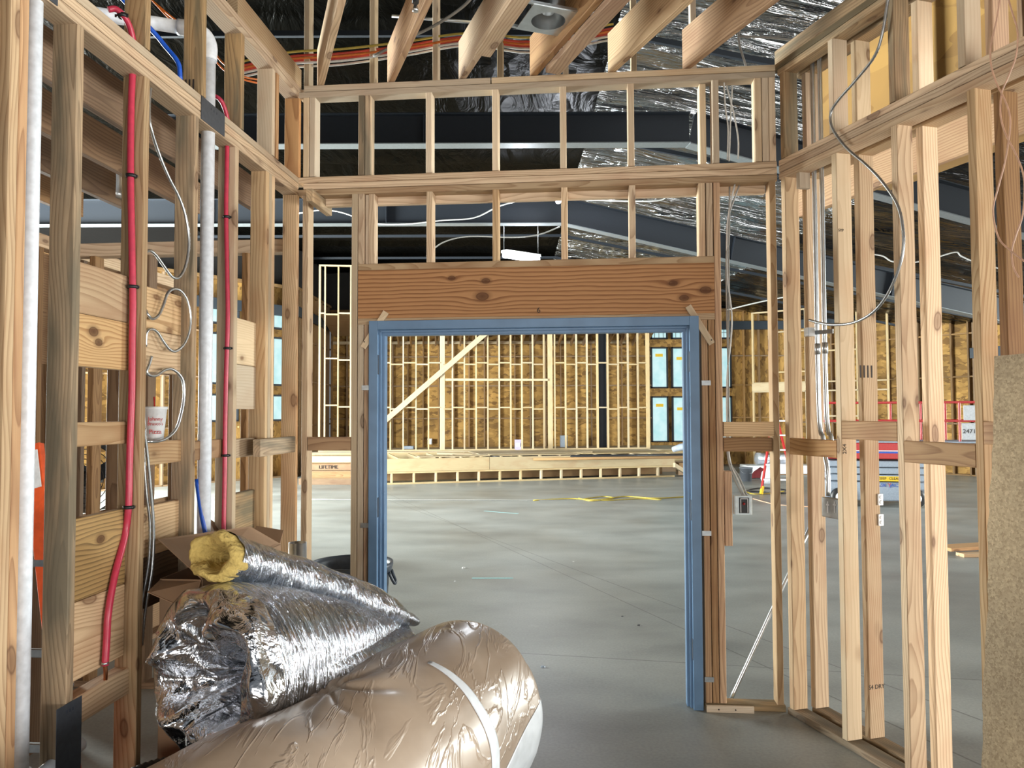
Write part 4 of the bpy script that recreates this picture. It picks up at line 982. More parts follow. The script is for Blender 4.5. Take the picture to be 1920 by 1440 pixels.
for i, pts in enumerate(([(1362, 350), (1361, 450), (1356, 480), (1357, 600), (1360, 720), (1357, 800), (1359, 860), (1372, 900), (1388, 932)],
                         [(1372, 345), (1362, 390), (1357, 440), (1358, 520), (1366, 590), (1364, 640), (1358, 700), (1357, 780), (1362, 860), (1378, 900), (1392, 932)],
                         [(1380, 348), (1370, 375), (1360, 410), (1360, 470), (1361, 560), (1359, 660), (1361, 790), (1360, 858), (1380, 895), (1396, 932)])):
    o = tube('cable', [WF.at(x+6, y, .05) for x, y in pts], .0048, CABG if i != 1 else CABW, None, 8, 5)
    tag(o, ['grey cable dropping beside the right jamb to the switch box, nearest the stud', 'off-white cable bowing beside the right jamb to the switch box', 'grey cable dropping beside the right jamb to the switch box, farthest from the stud'][i], 'cable', 'cables dropping to the switch box')
for i, pts in enumerate(([(1357, 145), (1360, 200), (1365, 240), (1364, 300)], [(1373, 160), (1370, 220), (1367, 302)], [(1362, 160), (1375, 210), (1384, 260), (1384, 298)])):
    o = tube('cable', [WF.at(x, y, .045) for x, y in pts], .0046, CABW, None, 8, 5)
    tag(o, ['white cable in the upper right opening, straightest', 'white cable in the upper right opening, crossing to the left', 'white cable in the upper right opening, swinging to the right'][i], 'cable', 'cables in the upper right opening')
for i, pts in enumerate(([(1400, 130), (1385, 60), (1420, 0)], [(1385, 68), (1440, 70), (1490, 76)])):
    o = tube('cable', [atY(x, y, 5.0) for x, y in pts], .008, CABG, None, 8, 5)
    tag(o, ['pale cable climbing before the amber plywood', 'pale cable running level before the amber plywood'][i], 'cable')
# ================================================================== FOREGROUND ROLLS
def rollmesh(p, q, r, nt=90, ns=96, rf=None, disp=None, squash=1.0):
    """a lumpy roll: closed cylinder with displaced skin; rf(t) scales the radius; disp(t, a, P) adds radially"""
    p = Vector(p); q = Vector(q); ax = (q-p); L = ax.length; ax.normalize()
    side = ax.cross(UP).normalized(); up = side.cross(ax)
    vs = []; fs = []
    for i in range(nt+1):
        t = i/nt
        for k in range(ns):
            a = 2*math.pi*k/ns; rr = r*(rf(t, a) if rf else 1)
            P = p+ax*(L*t)+side*(math.cos(a)*rr)+up*(math.sin(a)*rr*squash)
            if disp:
                dd = disp(t, a, P); P += (side*math.cos(a)+up*math.sin(a))*dd
            vs.append(P)
    for i in range(nt):
        for k in range(ns):
            a = i*ns+k; b = i*ns+(k+1) % ns; fs.append((a, b, b+ns, a+ns))
    return vs, fs, (p, q, ax, side, up, L)
def cap(vs, fs, ring, c, depth, steps, dirv, f):
    """close a ring of vertex indices towards centre c in rings; f(s, k, P) displaces"""
    ns = len(ring); prev = ring; base = [vs[i].copy() for i in ring]
    for j in range(1, steps+1):
        s = j/steps; cur = []
        if j == steps:
            vs.append(c+dirv*depth*0); ci = len(vs)-1
            vs[ci] = f(1, 0, c.copy())
            for k in range(ns): fs.append((prev[k], prev[(k+1) % ns], ci))
            return
        for k in range(ns):
            P = base[k].lerp(c, s); vs.append(f(s, k, P)); cur.append(len(vs)-1)
        for k in range(ns): fs.append((prev[k], prev[(k+1) % ns], cur[(k+1) % ns], cur[k]))
        prev = cur
nz = noise.noise
# -- kraft-faced roll in clear plastic on the floor
A0, A1, RA = Vector((-.965, 1.93, .352)), Vector((-.175, 3.50, .362)), .347
ra = thing('insulation_roll', 'large kraft-faced insulation roll in clear plastic lying in front of the door', 'insulation roll', (-.5, 2.75, 0))
def rfA(t, a):
    e = 1-max(0, (t-.95)/.05)**2.6*.12+.05*t
    f = 1-.05*math.exp(-((t-.42)/.10)**2)*max(0, math.sin(a))
    return e*f*(1+.012*math.sin(a*3+t*4))
def dA(t, a, P):
    v = .014*nz(P*3.0)+.006*abs(nz(Vector((P.x*4, P.y*4, P.z*9))))
    # creases that fan out from the gathered fold on top
    dx = t-.48; da = a-1.75; rr = math.hypot(dx*1.9, da*.45)
    if rr < .45:
        th = math.atan2(da*.45, dx*1.9); v += -.022*abs(math.sin(th*4+.6*math.sin(rr*14)))**5*(1-rr/.45)*min(1, rr/.04)-.022*math.exp(-(rr/.05)**2)
    return v
vs, fs, fr = rollmesh(A0, A1, RA, 130, 140, rfA, dA)
ns = 140; last = [130*ns+k for k in range(ns)]; first = list(range(ns))[::-1]
ax = fr[2]; cA = A1+ax*.02
cap(vs, fs, last, cA, 0, 10, ax, lambda s, k, P: P+ax*(.035*math.sin(min(1, s*1.6)*math.pi/2)+.012*nz(P*9)))
cap(vs, fs, first, A0-ax*.01, 0, 5, -ax, lambda s, k, P: P-ax*.02*s)
roll = meshobj('plastic_wrapped_body', vs, fs, KRAFT, ra, True)
def band(name, p, q, r, t0f, t1f, a0, a1, m, parent, off=.003, rf=None, disp=None, n=(10, 60)):
    """a strip of skin lying on a roll, with its own thickness"""
    ax = (q-p); L = ax.length; ax = ax.normalized(); side = ax.cross(UP).normalized(); up = side.cross(ax)
    vs = []; fs = []
    for lay in (off, off-.0025):
        for j in range(n[1]+1):
            a = a0+(a1-a0)*j/n[1]; t0 = t0f(a); t1 = t1f(a)
            for i in range(n[0]+1):
                t = t0+(t1-t0)*i/n[0]; rr = r*(rf(t, a) if rf else 1)
                P = p+ax*(L*t)+side*(math.cos(a)*rr)+up*(math.sin(a)*rr)
                P += (side*math.cos(a)+up*math.sin(a))*((disp(t, a, P) if disp else 0)+lay); vs.append(P)
    w_ = n[0]+1; m_ = w_*(n[1]+1)
    for j in range(n[1]):
        for i in range(n[0]):
            a = j*w_+i; fs.append((a, a+1, a+w_+1, a+w_)); fs.append((m_+a+w_, m_+a+w_+1, m_+a+1, m_+a))
    rim = [i for i in range(w_)]+[j*w_+n[0] for j in range(1, n[1]+1)]+[n[1]*w_+i for i in range(n[0]-1, -1, -1)]+[j*w_ for j in range(n[1]-1, 0, -1)]
    for k in range(len(rim)): x, y = rim[k], rim[(k+1) % len(rim)]; fs.append((y, x, x+m_, y+m_))
    return meshobj(name, vs, fs, m, parent, True)
# angles: 0 = camera side/right, pi/2 = top
band('white_tape_band', A0, A1, RA, lambda a: .705-.02*max(0, a-.2), lambda a: .728-.035*max(0, a-.2)+.012*math.cos(a), -1.5, 1.25, TAPE, ra, .003, rfA, dA)
band('white_wrap_end', A0, A1, RA, lambda a: min(.975, .745+.50*max(0, (a+.25))), lambda a: .985, -1.55, .21, TAPE, ra, .0032, rfA, dA)
# -- foil-faced roll with a gathered end, resting on the coiled pipe
B0, B1, RB = Vector((-1.05, 2.66, .745)), Vector((-.535, 3.46, .70)), .31
rb = thing('foil_insulation_roll', 'big foil-faced insulation roll with a crumpled open end at the left', 'insulation roll', (-.8, 3.1, .3))
def rfB(t, a): return (1-(.84 if math.sin(a) > 0 else .72-.55*min(1, -2*math.sin(a)))*max(0, (t-.10)/.90)**1.3)*(1-.05*max(0, (.12-t)/.12))
def dB(t, a, P):
    v = .014*nz(P*2.6)
    v += .0045*abs(math.sin(t*62+5*nz(P*3)+1.2*a))**3*max(0, nz(P*3.5+Vector((5, 0, 0)))+.35)
    return v+(max(0, .16-t)/.16)*.035*nz(P*9)
vs, fs, fr = rollmesh(B0, B1, RB, 110, 120, rfB, dB)
axB = fr[2]; nsB = 120
def crump(s, k, P):
    a = 2*math.pi*k/nsB
    deep = -.06*math.sin(min(1, s*1.3)*math.pi)+.26*max(0, s-.45)**1.2/.5
    r1 = abs(nz(P*5.0+Vector((3, 1, 7)))); r2 = abs(nz(P*9+Vector((1, 8, 2))))
    f = (.17*(r1-.18)+.07*(r2-.15)+.03*math.sin(a*7+5*nz(P*3)))*math.sin(min(1, s*1.8)*math.pi*.5)
    return P+axB*(deep+f)+Vector((nz(P*5), nz(P*5+Vector((9, 0, 0))), nz(P*5+Vector((0, 9, 0)))))*.05*min(1, s*3)*(1-s*.5)
cap(vs, fs, list(range(nsB))[::-1], B0+axB*.04, 0, 40, axB, crump)
cap(vs, fs, [110*nsB+k for k in range(nsB)], B1+axB*.03, 0, 6, axB, lambda s, k, P: P+axB*.06*s)
fr_ = meshobj('foil_body', vs, fs, FOIL, rb, False)
for p in fr_.data.polygons: p.use_smooth = True
fr_.data.materials.append(FOILS)
for p in fr_.data.polygons:
    if p.index >= 9*120 and p.index < 110*120: p.material_index = 1
# -- foil duct sleeve with yellow wool on top
rc = thing('insulated_foil_sleeve', 'foil-faced duct sleeve with yellow wool showing in its open end, lying on top', 'insulated duct', (-.9, 3.4, .9))
c0 = atY(412, 1044, 2.80); c1 = atY(495, 1068, 3.02); c2 = atY(610, 1103, 3.25); c3 = atY(715, 1140, 3.42); c4 = atY(783, 1166, 3.55)
cpts = smooth([c0, c1, c2, c3, c4], 16)
def rC(t): return .101*(1-.12*t)*(1-max(0, (t-.62)/.38)**1.3*.83)
def sleeve(pts, rf, off, m, name, t_in=0, seed=0, amp=.010, inner=.0):
    vs = []; fs = []; ns = 96; n = len(pts)
    prevN = None
    T = [(pts[min(i+1, n-1)]-pts[max(i-1, 0)]).normalized() for i in range(n)]
    def ring(i, rad, push=0, jit=amp, sq=1.0):
        ax = T[i]; sd = ax.cross(UP).normalized(); up = sd.cross(ax); base = len(vs)
        for k in range(ns):
            a = 2*math.pi*k/ns; P = pts[i]+ax*push+sd*(math.cos(a)*rad*1.12)+up*(math.sin(a)*rad*.84*sq)
            P += (sd*math.cos(a)+up*math.sin(a))*jit*(nz(P*9+Vector((seed, 0, 0)))+.5*nz(P*24)+(.45*nz(P*55) if inner else 0)); P += ax*(jit*1.2*nz(P*14+Vector((0, seed, 0))))
            vs.append(P)
        return base
    rings = []
    if inner:
        for i, f in ((34, .02), (34, .34), (24, .36), (16, .38), (10, .40), (6, .42), (3, .45), (1, .50)): rings.append(ring(i, rf(0)*f, 0, amp*.8, .62))
        for q_, f, ps, sq in ((0, .56, -.006, .68), (0, .64, -.020, .76), (0, .72, -.034, .84), (0, .80, -.042, .9), (0, .88, -.040, 1), (0, .94, -.028, 1), (0, .97, -.010, 1)): rings.append(ring(0, rf(0)*f, ps, amp, sq))
        rings.append(ring(2, rf(0)*.95, 0, amp*.5))
    else:
        for i in range(n): rings.append(ring(i, rf(i/(n-1))+off))
    for a, b in zip(rings, rings[1:]):
        for k in range(ns): fs.append((a+k, a+(k+1) % ns, b+(k+1) % ns, b+k))
    if not inner: fs.append(tuple(rings[-1]+k for k in range(ns)))
    o = meshobj(name, vs, fs, m, rc, True); return o
sleeve(cpts, rC, .002, FOILS, 'foil_jacket', seed=2, amp=.012)
sleeve(cpts, rC, 0, YWOOL, 'yellow_wool_lining', seed=8, amp=.024, inner=.55)
# -- coiled black pipe the foil roll rests on
cb = thing('corrugated_pipe_coil', 'black corrugated pipe coil under the crumpled end of the foil roll', 'pipe coil', (-1.175, 2.70, 0))
for k in range(5):
    pts = [Vector((-1.175+.19*math.cos(a), 2.70+.19*math.sin(a), .042+.078*k)) for a in [2*math.pi*i/120 for i in range(121)]]
    center(link('coil_turn', tube_me(pts, .040, 10, lambda t, i: 1 if i % 2 else .86), BLACKP, cb))
# -- tall carton against the left wall with open flaps
bx = thing('cardboard_carton', 'tall brown cardboard carton with open flaps against the left wall', 'carton', (-1.25, 3.4, 0))
pA, pB = WL.P(1.50, -.012, 0), WL.P(.70, -.012, 0); dv = (pB-pA).normalized(); out = -WL.D
hb = 1.0; wd_ = .165; th = .005
def pan(name, a, b, z0, z1):
    return sheet(name, [a+UP*z0, b+UP*z0, b+UP*z1, a+UP*z1], th, CARD, bx)
pan('side_panel', pA+out*wd_, pB+out*wd_, 0, hb); pan('side_panel', pB, pA, 0, hb); pan('end_panel', pA, pA+out*wd_, 0, hb); pan('end_panel', pB+out*wd_, pB, 0, hb)
sheet('top_flap', [pA+UP*hb+out*wd_, pB+UP*hb+out*wd_, atY(468, 988, 3.62), atY(296, 1012, 3.02)], .004, CARD, bx)
sheet('top_flap', [pB+UP*hb, pB.lerp(pA, .3)+UP*hb, atY(392, 972, 3.7), atY(372, 968, 3.8)], .004, CARD, bx)
sheet('end_flap', [pA+UP*hb, pA+UP*hb+out*wd_, pA+UP*(hb-.10)+out*(wd_+.01)-dv*.09, pA+UP*(hb-.02)-dv*.13+out*.02], .004, CARD, bx)
sheet('end_flap', [pB+UP*hb, pB+UP*hb+out*wd_, pB+UP*(hb+.06)+out*wd_+dv*.05, pB+UP*(hb+.08)+out*.02+dv*.06], .004, CARD, bx)
# -- galvanised duct pipe half wrapped in foil
q = atY(558, 1018, 4.12); q.z = 0; q.x = atY(558, 1018, 4.12).x
dp = thing('duct_pipe', 'upright galvanised duct pipe with foil wrap standing behind the carton', 'duct pipe', q)
zt2 = atY(558, 1017, 4.12).z
lathe('pipe', [(.048, 0), (.048, zt2), (.0465, zt2), (.0465, .01)], GALV, dp, at=q, sides=32, cap=False)
fp = [q+UP*z for z in [i*.03 for i in range(int((zt2-.07)/.03))]]
center(link('foil_wrap', tube_me(fp, .060, 26, lambda t, i: 1+.10*nz(Vector((i*.9, 0, 0))), False), FOIL, dp))
# -- grey trash can behind the wall
q = Vector((-1.035, 5.00, 0)); hh = .69
tc_ = thing('trash_can', 'dark grey round plastic trash can standing behind the left jamb', 'trash can', q)
lathe('bin_body', [(.0, 0), (.195, 0), (.20, .01), (.238, hh-.06), (.252, hh-.058), (.262, hh-.02), (.262, hh), (.250, hh), (.236, hh-.03), (.19, .02), (0, .02)], BINP, tc_, at=q, sides=48)
for s in (-1, 1):
    tube('handle', [q+Vector((s*.245, -.05, hh-.06)), q+Vector((s*.275, -.03, hh-.13)), q+Vector((s*.275, .03, hh-.13)), q+Vector((s*.245, .05, hh-.06))], .010, BINP, tc_, 8, 5)
# small litter on the slab
for x, y, m, lb, s in ((869, 1065, CABW, 'small teal chalk spot scrap on the slab beyond the doorway', .020), (853, 1090, CABW, 'small white crumb on the slab left of the chalk stroke', .010),
                       (1075, 1053, CABW, 'small white crumb on the slab near the saw cut', .010), (1167, 1156, BLACKP, 'small dark pebble on the slab near the saw cut', .010), (1198, 1173, BLACKP, 'small dark crumb beside the right jamb on the slab', .014), (1018, 1251, GREYM, 'small grey twist of debris right of the kraft roll', .016)):
    p = gz(x, y); o = lathe('debris_scrap', [(0, 0), (s, 0), (s*.8, s*.5), (0, s*.6)], m, None, at=p, sides=7, smoothf=False); tag(o, lb, 'debris')
CH = plain('teal_chalk', (.30, .52, .52), .9)
for (x0, y0, x1, y1, lb) in ((908, 958, 972, 963, 'pale teal chalk stroke on the far part of the slab'), (885, 1084, 962, 1084, 'faint chalk stroke on the slab just beyond the trash can')):
    a = gz(x0, y0, .001); b = gz(x1, y1, .001); o = board('chalk_mark', a, b, (b-a).cross(UP), .045, .0012, CH, None, .0002); tag(o, lb, 'chalk mark')

# ================================================================== THE STAGE AND WHAT STANDS ON IT
S0, S1 = gz(690, 910), gz(1265, 894)
SW = seg((S0.x, S0.y), (S1.x, S1.y)); SL = (S1-S0).length
if SW.D.y < 0: SW = Wall(SW.o, SW.u, (-SW.d[0], -SW.d[1]))
st = thing('stage_riser', 'raised timber stage with a board face over short studs and an open plank deck', 'stage', SW.P(SL/2, 0, 0))
ZS, ZM = .60, .29
wbox(SW, 'sole_plate', 0, SL, 0, .09, 0, .038, FARW, st); wbox(SW, 'top_plate', 0, SL, 0, .09, ZM-.04, ZM, FARW, st)
k = 0; u = 0
while u < SL-.03:
    wbox(SW, 'short_stud', u, u+(.10 if u == 0 else .045), 0, .09, .038, ZM-.04, FARW, st); u += .515
wbox(SW, 'face_board', .06, SL*.37, -.01, .03, ZM+.002, ZS-.01, FARW, st); wbox(SW, 'face_board', SL*.37+.01, SL, -.01, .03, ZM+.002, ZS-.01, FARW, st)
wbox(SW, 'inner_board', .1, SL-.1, .5, .54, .04, ZM, FARD, st)
for k in range(16):
    uu = .2+k*.49; wbox(SW, 'deck_joist', uu, uu+.04, .04, 2.2, ZS-.2, ZS, FARW, st)
wbox(SW, 'end_board', 0, .04, .03, 2.6, ZM, ZS, FARW, st)
for (u0_, u1_, d0_, d1_) in ((1.2, 2.9, .15, .6), (3.0, 5.2, .2, .8), (5.3, 7.6, .25, .9), (2.8, 7.7, .9, 2.2)): wbox(SW, 'deck_board', u0_, u1_, d0_, d1_, ZS+.002, ZS+.02, FARW, st)
# rear platform under the stud wall
P0, P1 = Vector((-5.35, 20.3, 0)), Vector((4.3, 21.5, 0))
TW = seg((P0.x, P0.y), (P1.x, P1.y))
if TW.D.y < 0: TW = Wall(TW.o, TW.u, (-TW.d[0], -TW.d[1]))
TL = (P1-P0).length
pf = st
wbox(TW, 'rim_board', 0, TL+1.2, -.25, -.21, .30, ZS, FARW, pf); wbox(TW, 'rim_board', 0, TL+1.2, -.25, -.21, 0, .29, FARD, pf)
wbox(TW, 'deck', 0, TL+1.2, -.26, 2.1, ZS, ZS+.025, FARW, pf)
tw = thing('stage_stud_wall', 'tall pale open stud frame across the back of the stage with a diagonal brace', 'stud frame', TW.P(TL/2, 0, ZS))
def tu(px, py=740): return TW.hit(px, py, 0)[0]
def tz(px, py): return TW.hit(px, py, 0)[1]
HT = tz(620, 499)
xs = [(598.5, .05), (608.5, .038), (633.5, .038), (657, .038), (683, .038), (708, .038), (732, .038), (756, .038), (780, .038), (803.5, .038), (829.5, .13), (848.5, .038), (871, .038), (893, .038), (915, .038), (936.5, .038), (958, .038), (979, .038), (999.5, .038),
      (1020.5, .038), (1032, .13), (1040.5, .038), (1061, .038), (1081.5, .038), (1101.5, .038), (1121, .05), (1140.5, .038), (1160, .038), (1178.5, .038), (1197, .038), (1215.5, .09)]
Zb = ZS+.025
for x, wd in xs: 
    u = tu(x); wbox(TW, 'post' if wd > .08 else 'stud', u-wd/2, u+wd/2, 0, .09, Zb+.038, HT, FARW, tw)
wbox(TW, 'sole_plate', tu(597), tu(1218), 0, .09, Zb, Zb+.038, FARW, tw); wbox(TW, 'top_plate', tu(597), tu(1218), 0, .09, HT, HT+.04, FARW, tw)
us2 = [tu(x) for x, _ in xs]
for row, ys in enumerate(((672, 680, 674), (760, 764, 763))):
    for i, (a, b) in enumerate(zip(us2, us2[1:])):
        if b-a > .2:
            z = tz(xs[i][0], ys[0 if xs[i][0] < 660 else 1]+(0 if i % 2 else 3)); wbox(TW, 'blocking', a+.02, b-.02, .0, .09, z-.019, z+.019, FARW, tw)
for i, (a, b) in enumerate(zip(us2[:4], us2[1:4])): z = tz(xs[i][0], 587+2*(i % 2)); wbox(TW, 'blocking', a+.02, b-.02, .0, .09, z-.019, z+.019, FARW, tw)
z = tz(930, 712); wbox(TW, 'rail', tu(835), tu(1027), -.04, -.002, z-.03, z+.03, FARW, tw)
board('brace', TW.at(716, 794, -.05), TW.at(914, 622, -.05), (TW.at(914, 622, -.05)-TW.at(716, 794, -.05)).cross(TW.D), .14, .038, FARW, tw)
# short roof of rafters over the back wall
for k in range(22):
    x = atY(715+k*24, 640, 22.6).x
    if k == 0: rfr = thing('lean_rafters', 'row of short brown rafters between the strand-board wall and the roof', 'rafters', (0, 22.6, 3.9))
    board('rafter', (x, YB-.05, 3.75), (x+.15, 21.9, 4.25), UP, .14, .045, FARD, rfr)
board('ledger', (-5.5, YB-.03, 3.80), (3.5, YB-.03, 3.80), UP, .09, .045, FARW, rfr)
board('soffit_sheet', (-5.5, 22.8, 4.25), (3.5, 22.8, 4.25), (0, 1, -.3), 1.6, .02, FARD, rfr, .002)
# steel column on the right of the stage
q = atY(1129, 800, 22.4); t = thing('steel_column', 'dark blue steel column behind the right part of the stage stud wall', 'column', (q.x, 22.4, 0))
box('shaft', (q.x, 22.4, 2.7), (.22, .02, 5.3), STEELB, t); box('flange', (q.x-.11, 22.4, 2.7), (.014, .2, 5.3), GIRT, t); box('flange', (q.x+.11, 22.4, 2.7), (.014, .2, 5.3), GIRT, t)
# steps / stacked lumber left of the stage
sg = thing('stage_steps', 'brown plank steps stacked left of the stage', 'steps', (-4.2, 17.8, 0))
e0, e1 = gz(560, 909), gz(684, 909)
EW = seg((e0.x, e0.y), (e1.x, e1.y)); EW = EW if EW.D.y > 0 else Wall(EW.o, EW.u, (-EW.d[0], -EW.d[1]))
LE = (e1-e0).length
for k, (z0, z1, dd, m) in enumerate(((.0, .13, 0, FARD), (.14, .29, .18, FARD), (.30, .44, .5, DARKW), (.45, .60, .9, FARD))):
    wbox(EW, 'riser_board', 0, LE-.1*k, dd, dd+.04, z0, z1, DARKW if k < 3 else FARW, sg); wbox(EW, 'tread', 0, LE-.1*k, dd-.02, dd+.38, z1, z1+.012, FARW if k == 3 else FARD, sg)
text('lettering', 'LIFETIME', EW.P(.55, .49, .37), EW.U, UP, .12, INK, sg, .002)
# things on and behind the stage
def smallbox(name, px, py0, py1, Y, wpx, m, lb, cat, dep=.3):
    a = atY(px, py1, Y); b = atY(px, py0, Y); w_ = wpx/1442*Y
    t = thing(name, lb, cat, a); box('body', ((a.x), Y, (a.z+b.z)/2), (w_, dep, abs(b.z-a.z)), m, t, 0, .02)
    box('lid', (a.x, Y, max(a.z, b.z)+.012), (w_*1.04, dep*1.04, .03), m, t, 0, .006); return t
t = smallbox('paper_bag_box', 971, 826, 843, 20.2, 12, plain('lilac_carton', (.34, .30, .42), .7), 'small lilac and white carton standing on the stage', 'carton')
q = atY(971, 834, 20.03); box('label_patch', (q.x, 20.03, q.z), (.12, .01, .10), PAPER, t)
smallbox('electrical_panel', 1057, 818, 842, 22.8, 13, GREYM, 'grey electrical cabinet behind the right posts of the stage wall', 'electrical box')
smallbox('junction_box', 806, 824, 833, 23.56, 8, WHITE, 'small white junction box on the strand-board wall', 'electrical box', .10)
smallbox('wash_tub', 767, 838, 845, 22.0, 18, GREYM, 'flat blue-grey tub behind the left posts of the stage wall', 'tub')
for i, (x0, y0, x1, y1, Y, m, lb) in enumerate(((916, 856, 962, 858, 18.6, BLACKP, 'short dark pipe lying on the stage edge'), (960, 857, 1290, 853, 18.9, BLACKP, 'long black pipe lying along the stage'),
                                   (1000, 861, 1290, 857, 18.6, FARD, 'long dark board lying along the stage front'))):
    o = tube('stage_pipe', [atY(x0, y0, Y), atY(x1, y1, Y)], .035, m, None, 10, 1); tag(o, lb, 'pipe' if i < 2 else 'board')
for i, (x0, y0, x1, y1, Y, lb) in enumerate(((820, 850, 925, 853, 19.6, 'pale board lying on the stage before the wide post'), (1075, 850, 1290, 852, 19.8, 'long pale board lying on the stage before the windows'), (845, 846, 920, 843, 21.9, 'pale offcut lying behind the stage stud wall'),
                                   (1022, 851, 1110, 848, 19.9, 'pale board lying by the second wide post'))):
    o = board('lumber_board', atY(x0, y0, Y), atY(x1, y1, Y), (0, 1, 0), .28, .05, FARW); tag(o, lb, 'board', 'loose boards on the stage')
# white sheet rolled at right of stage
a = atY(1262, 843, 21.0); b = atY(1300, 841, 21.2); o = tube('plastic_sheet_bundle', [a, a.lerp(b, .5)+UP*.06, b], .10, plain('pale_blue_sheet', (.52, .58, .68), .5, bump=.5, bscale=8), None, 14, 4, lambda t, i: .6+.4*math.sin(.3+t*2.4)); tag(o, 'crumpled pale blue plastic sheet on the stage below the windows', 'plastic sheet')
a = gz(1264, 872, .45); b = gz(1296, 892, .05); o = board('lumber_board', a, b, UP, .10, .05, FARW); tag(o, 'pale board sloping off the right end of the stage', 'board', 'loose boards on the stage')
for k, (x, y) in enumerate(((1296, 872), (1296, 885))):
    a = atY(x-26, y, 19.9); b = atY(x+10, y, 19.9); o = board('lumber_board', a, b, UP, .13, .4, FARD); tag(o, ['upper', 'lower'][k]+' brown plank step at the right end of the stage', 'step')

# ================================================================== RIGHT PART OF THE HALL
# pale tower frame standing before the right far wall
fw0, fw1 = Vector((7.0, 22.4, 0)), Vector((9.9, 20.2, 0)); FW2 = seg((fw0.x, fw0.y), (fw1.x, fw1.y)); FW2 = FW2 if FW2.D.y > 0 else Wall(FW2.o, FW2.u, (-FW2.d[0], -FW2.d[1]))
t = thing('partition_frame', 'pale open stud partition with stepped blocking standing before the right far wall', 'stud frame', (8.4, 21.3, 0))
for u in (.0, .62, .98, 1.5, 1.9, 2.4, 2.85, 3.3, 3.6): wbox(FW2, 'stud', u, u+.045, 0, .09, .04, 4.5, FARW, t)
for (a, b, z) in ((0, 3.64, 0), (0, 3.64, 4.5), (.0, 3.64, 2.45), (0, 3.64, 2.20), (.6, 1.5, 3.9), (.6, 1.5, 2.75), (1.5, 3.3, 3.3), (1.5, 3.3, 1.5)): wbox(FW2, 'blocking', a, b, 0, .09, z, z+.04, FARW, t)
wbox(FW2, 'blocking', 0, 1.6, -.02, 0, 2.24, 2.45, FARW, t)
# pail, cloth, foil roll, ladder
q = gz(1399, 902); pa = thing('plastic_pail', 'grey plastic pail on the slab beyond the right bay', 'pail', q)
lathe('pail_body', [(0, 0), (.125, 0), (.15, .30), (.158, .30), (.158, .325), (.145, .325), (.12, .02), (0, .02)], PAILP, pa, at=q)
tube('bail', [q+Vector((-.155, 0, .29)), q+Vector((-.1, -.12, .2)), q+Vector((.1, -.12, .2)), q+Vector((.155, 0, .29))], .004, GALV, pa, 6, 5)
q = gz(1425, 897); cl_ = thing('cloth_heap', 'dark red rag heaped on the slab beside the pail', 'cloth', q)
vs = []; fs = []
for j in range(9):
    for k in range(24):
        a = 2*math.pi*k/24; f = j/8; rr = .26*(1-f)**.6*(1+.3*nz(Vector((math.cos(a)*2, math.sin(a)*2, 5)))); vs.append(q+Vector((rr*math.cos(a), rr*math.sin(a)*.7, .02+.24*f+.05*nz(Vector((a*2, f*3, 1))))))
for j in range(8):
    for k in range(24): fs.append((j*24+k, j*24+(k+1) % 24, (j+1)*24+(k+1) % 24, (j+1)*24+k))
fs.append(tuple(range(24))[::-1]); fs.append(tuple(8*24+k for k in range(24)))
meshobj('rag', vs, fs, REDC, cl_, True)
q = atY(1420, 880, 21.0); q.z = 0; pl_ = thing('wrapped_pallet', 'low pale wrapped pallet on the slab before the right far wall', 'pallet', q+Vector((.7, 0, 0)))
box('stack', (q.x+.55, 20.4, .13), (2.2, .7, .22), WHITE, pl_, 0, .02); box('skid', (q.x+.55, 20.4, .01), (2.1, .6, .018), FARD, pl_)
a = atY(1418, 868, 20.4); a.z = .245; b = a+Vector((1.2, .05, 0)); t = thing('foil_roll', 'shiny silver foil roll lying on the pale pallet before the right far wall', 'foil roll', a)
center(link('roll_body', tube_me(smooth([a+UP*.16, (a+b)/2+UP*.16, b+UP*.16], 10), .155, 24, lambda t, i: 1+.04*nz(Vector((i*.7, 0, 0)))), FOILS, t))
q = gz(1443, 906); o = lathe('plastic_bag', [(0, 0), (.16, 0), (.2, .1), (.17, .25), (.08, .36), (.03, .42), (0, .42)], PAPER, None, at=q, sides=14); tag(o, 'pale plastic bag standing behind the ladder rail', 'bag')
# step ladder
lq = gz(1427, 927); ld = thing('step_ladder', 'red fibreglass step ladder with yellow feet beyond the right bay', 'ladder', lq+Vector((.35, .3, 0)))
def rail(p, q, m=REDM, wd=.07): return board('rail', p, q, (0, 1, 0), wd, .03, m, ld)
topz = 1.75; apex = lq+Vector((.50, .35, topz)); w1 = Vector((.60, -.12, 0))
for s in (0, 1):
    f0 = lq+w1*s*.9; rail(f0+UP*.01, apex+w1*.5*(s-.3)); b0 = lq+Vector((.95, .75, 0))+w1*s*.9; rail(b0+UP*.01, apex+w1*.5*(s-.3))
    for f in (f0, b0): board('foot', f+UP*.002, f+(apex-f)*.09, (0, 1, 0), .09, .045, YEL, ld)
for k in range(1, 6):
    f = k/6; a = lq.lerp(apex-w1*.15, f); b = (lq+w1*.9).lerp(apex+w1*.35, f); board('step', a, b, (.5, .5, 0), .09, .03, WHITE, ld)
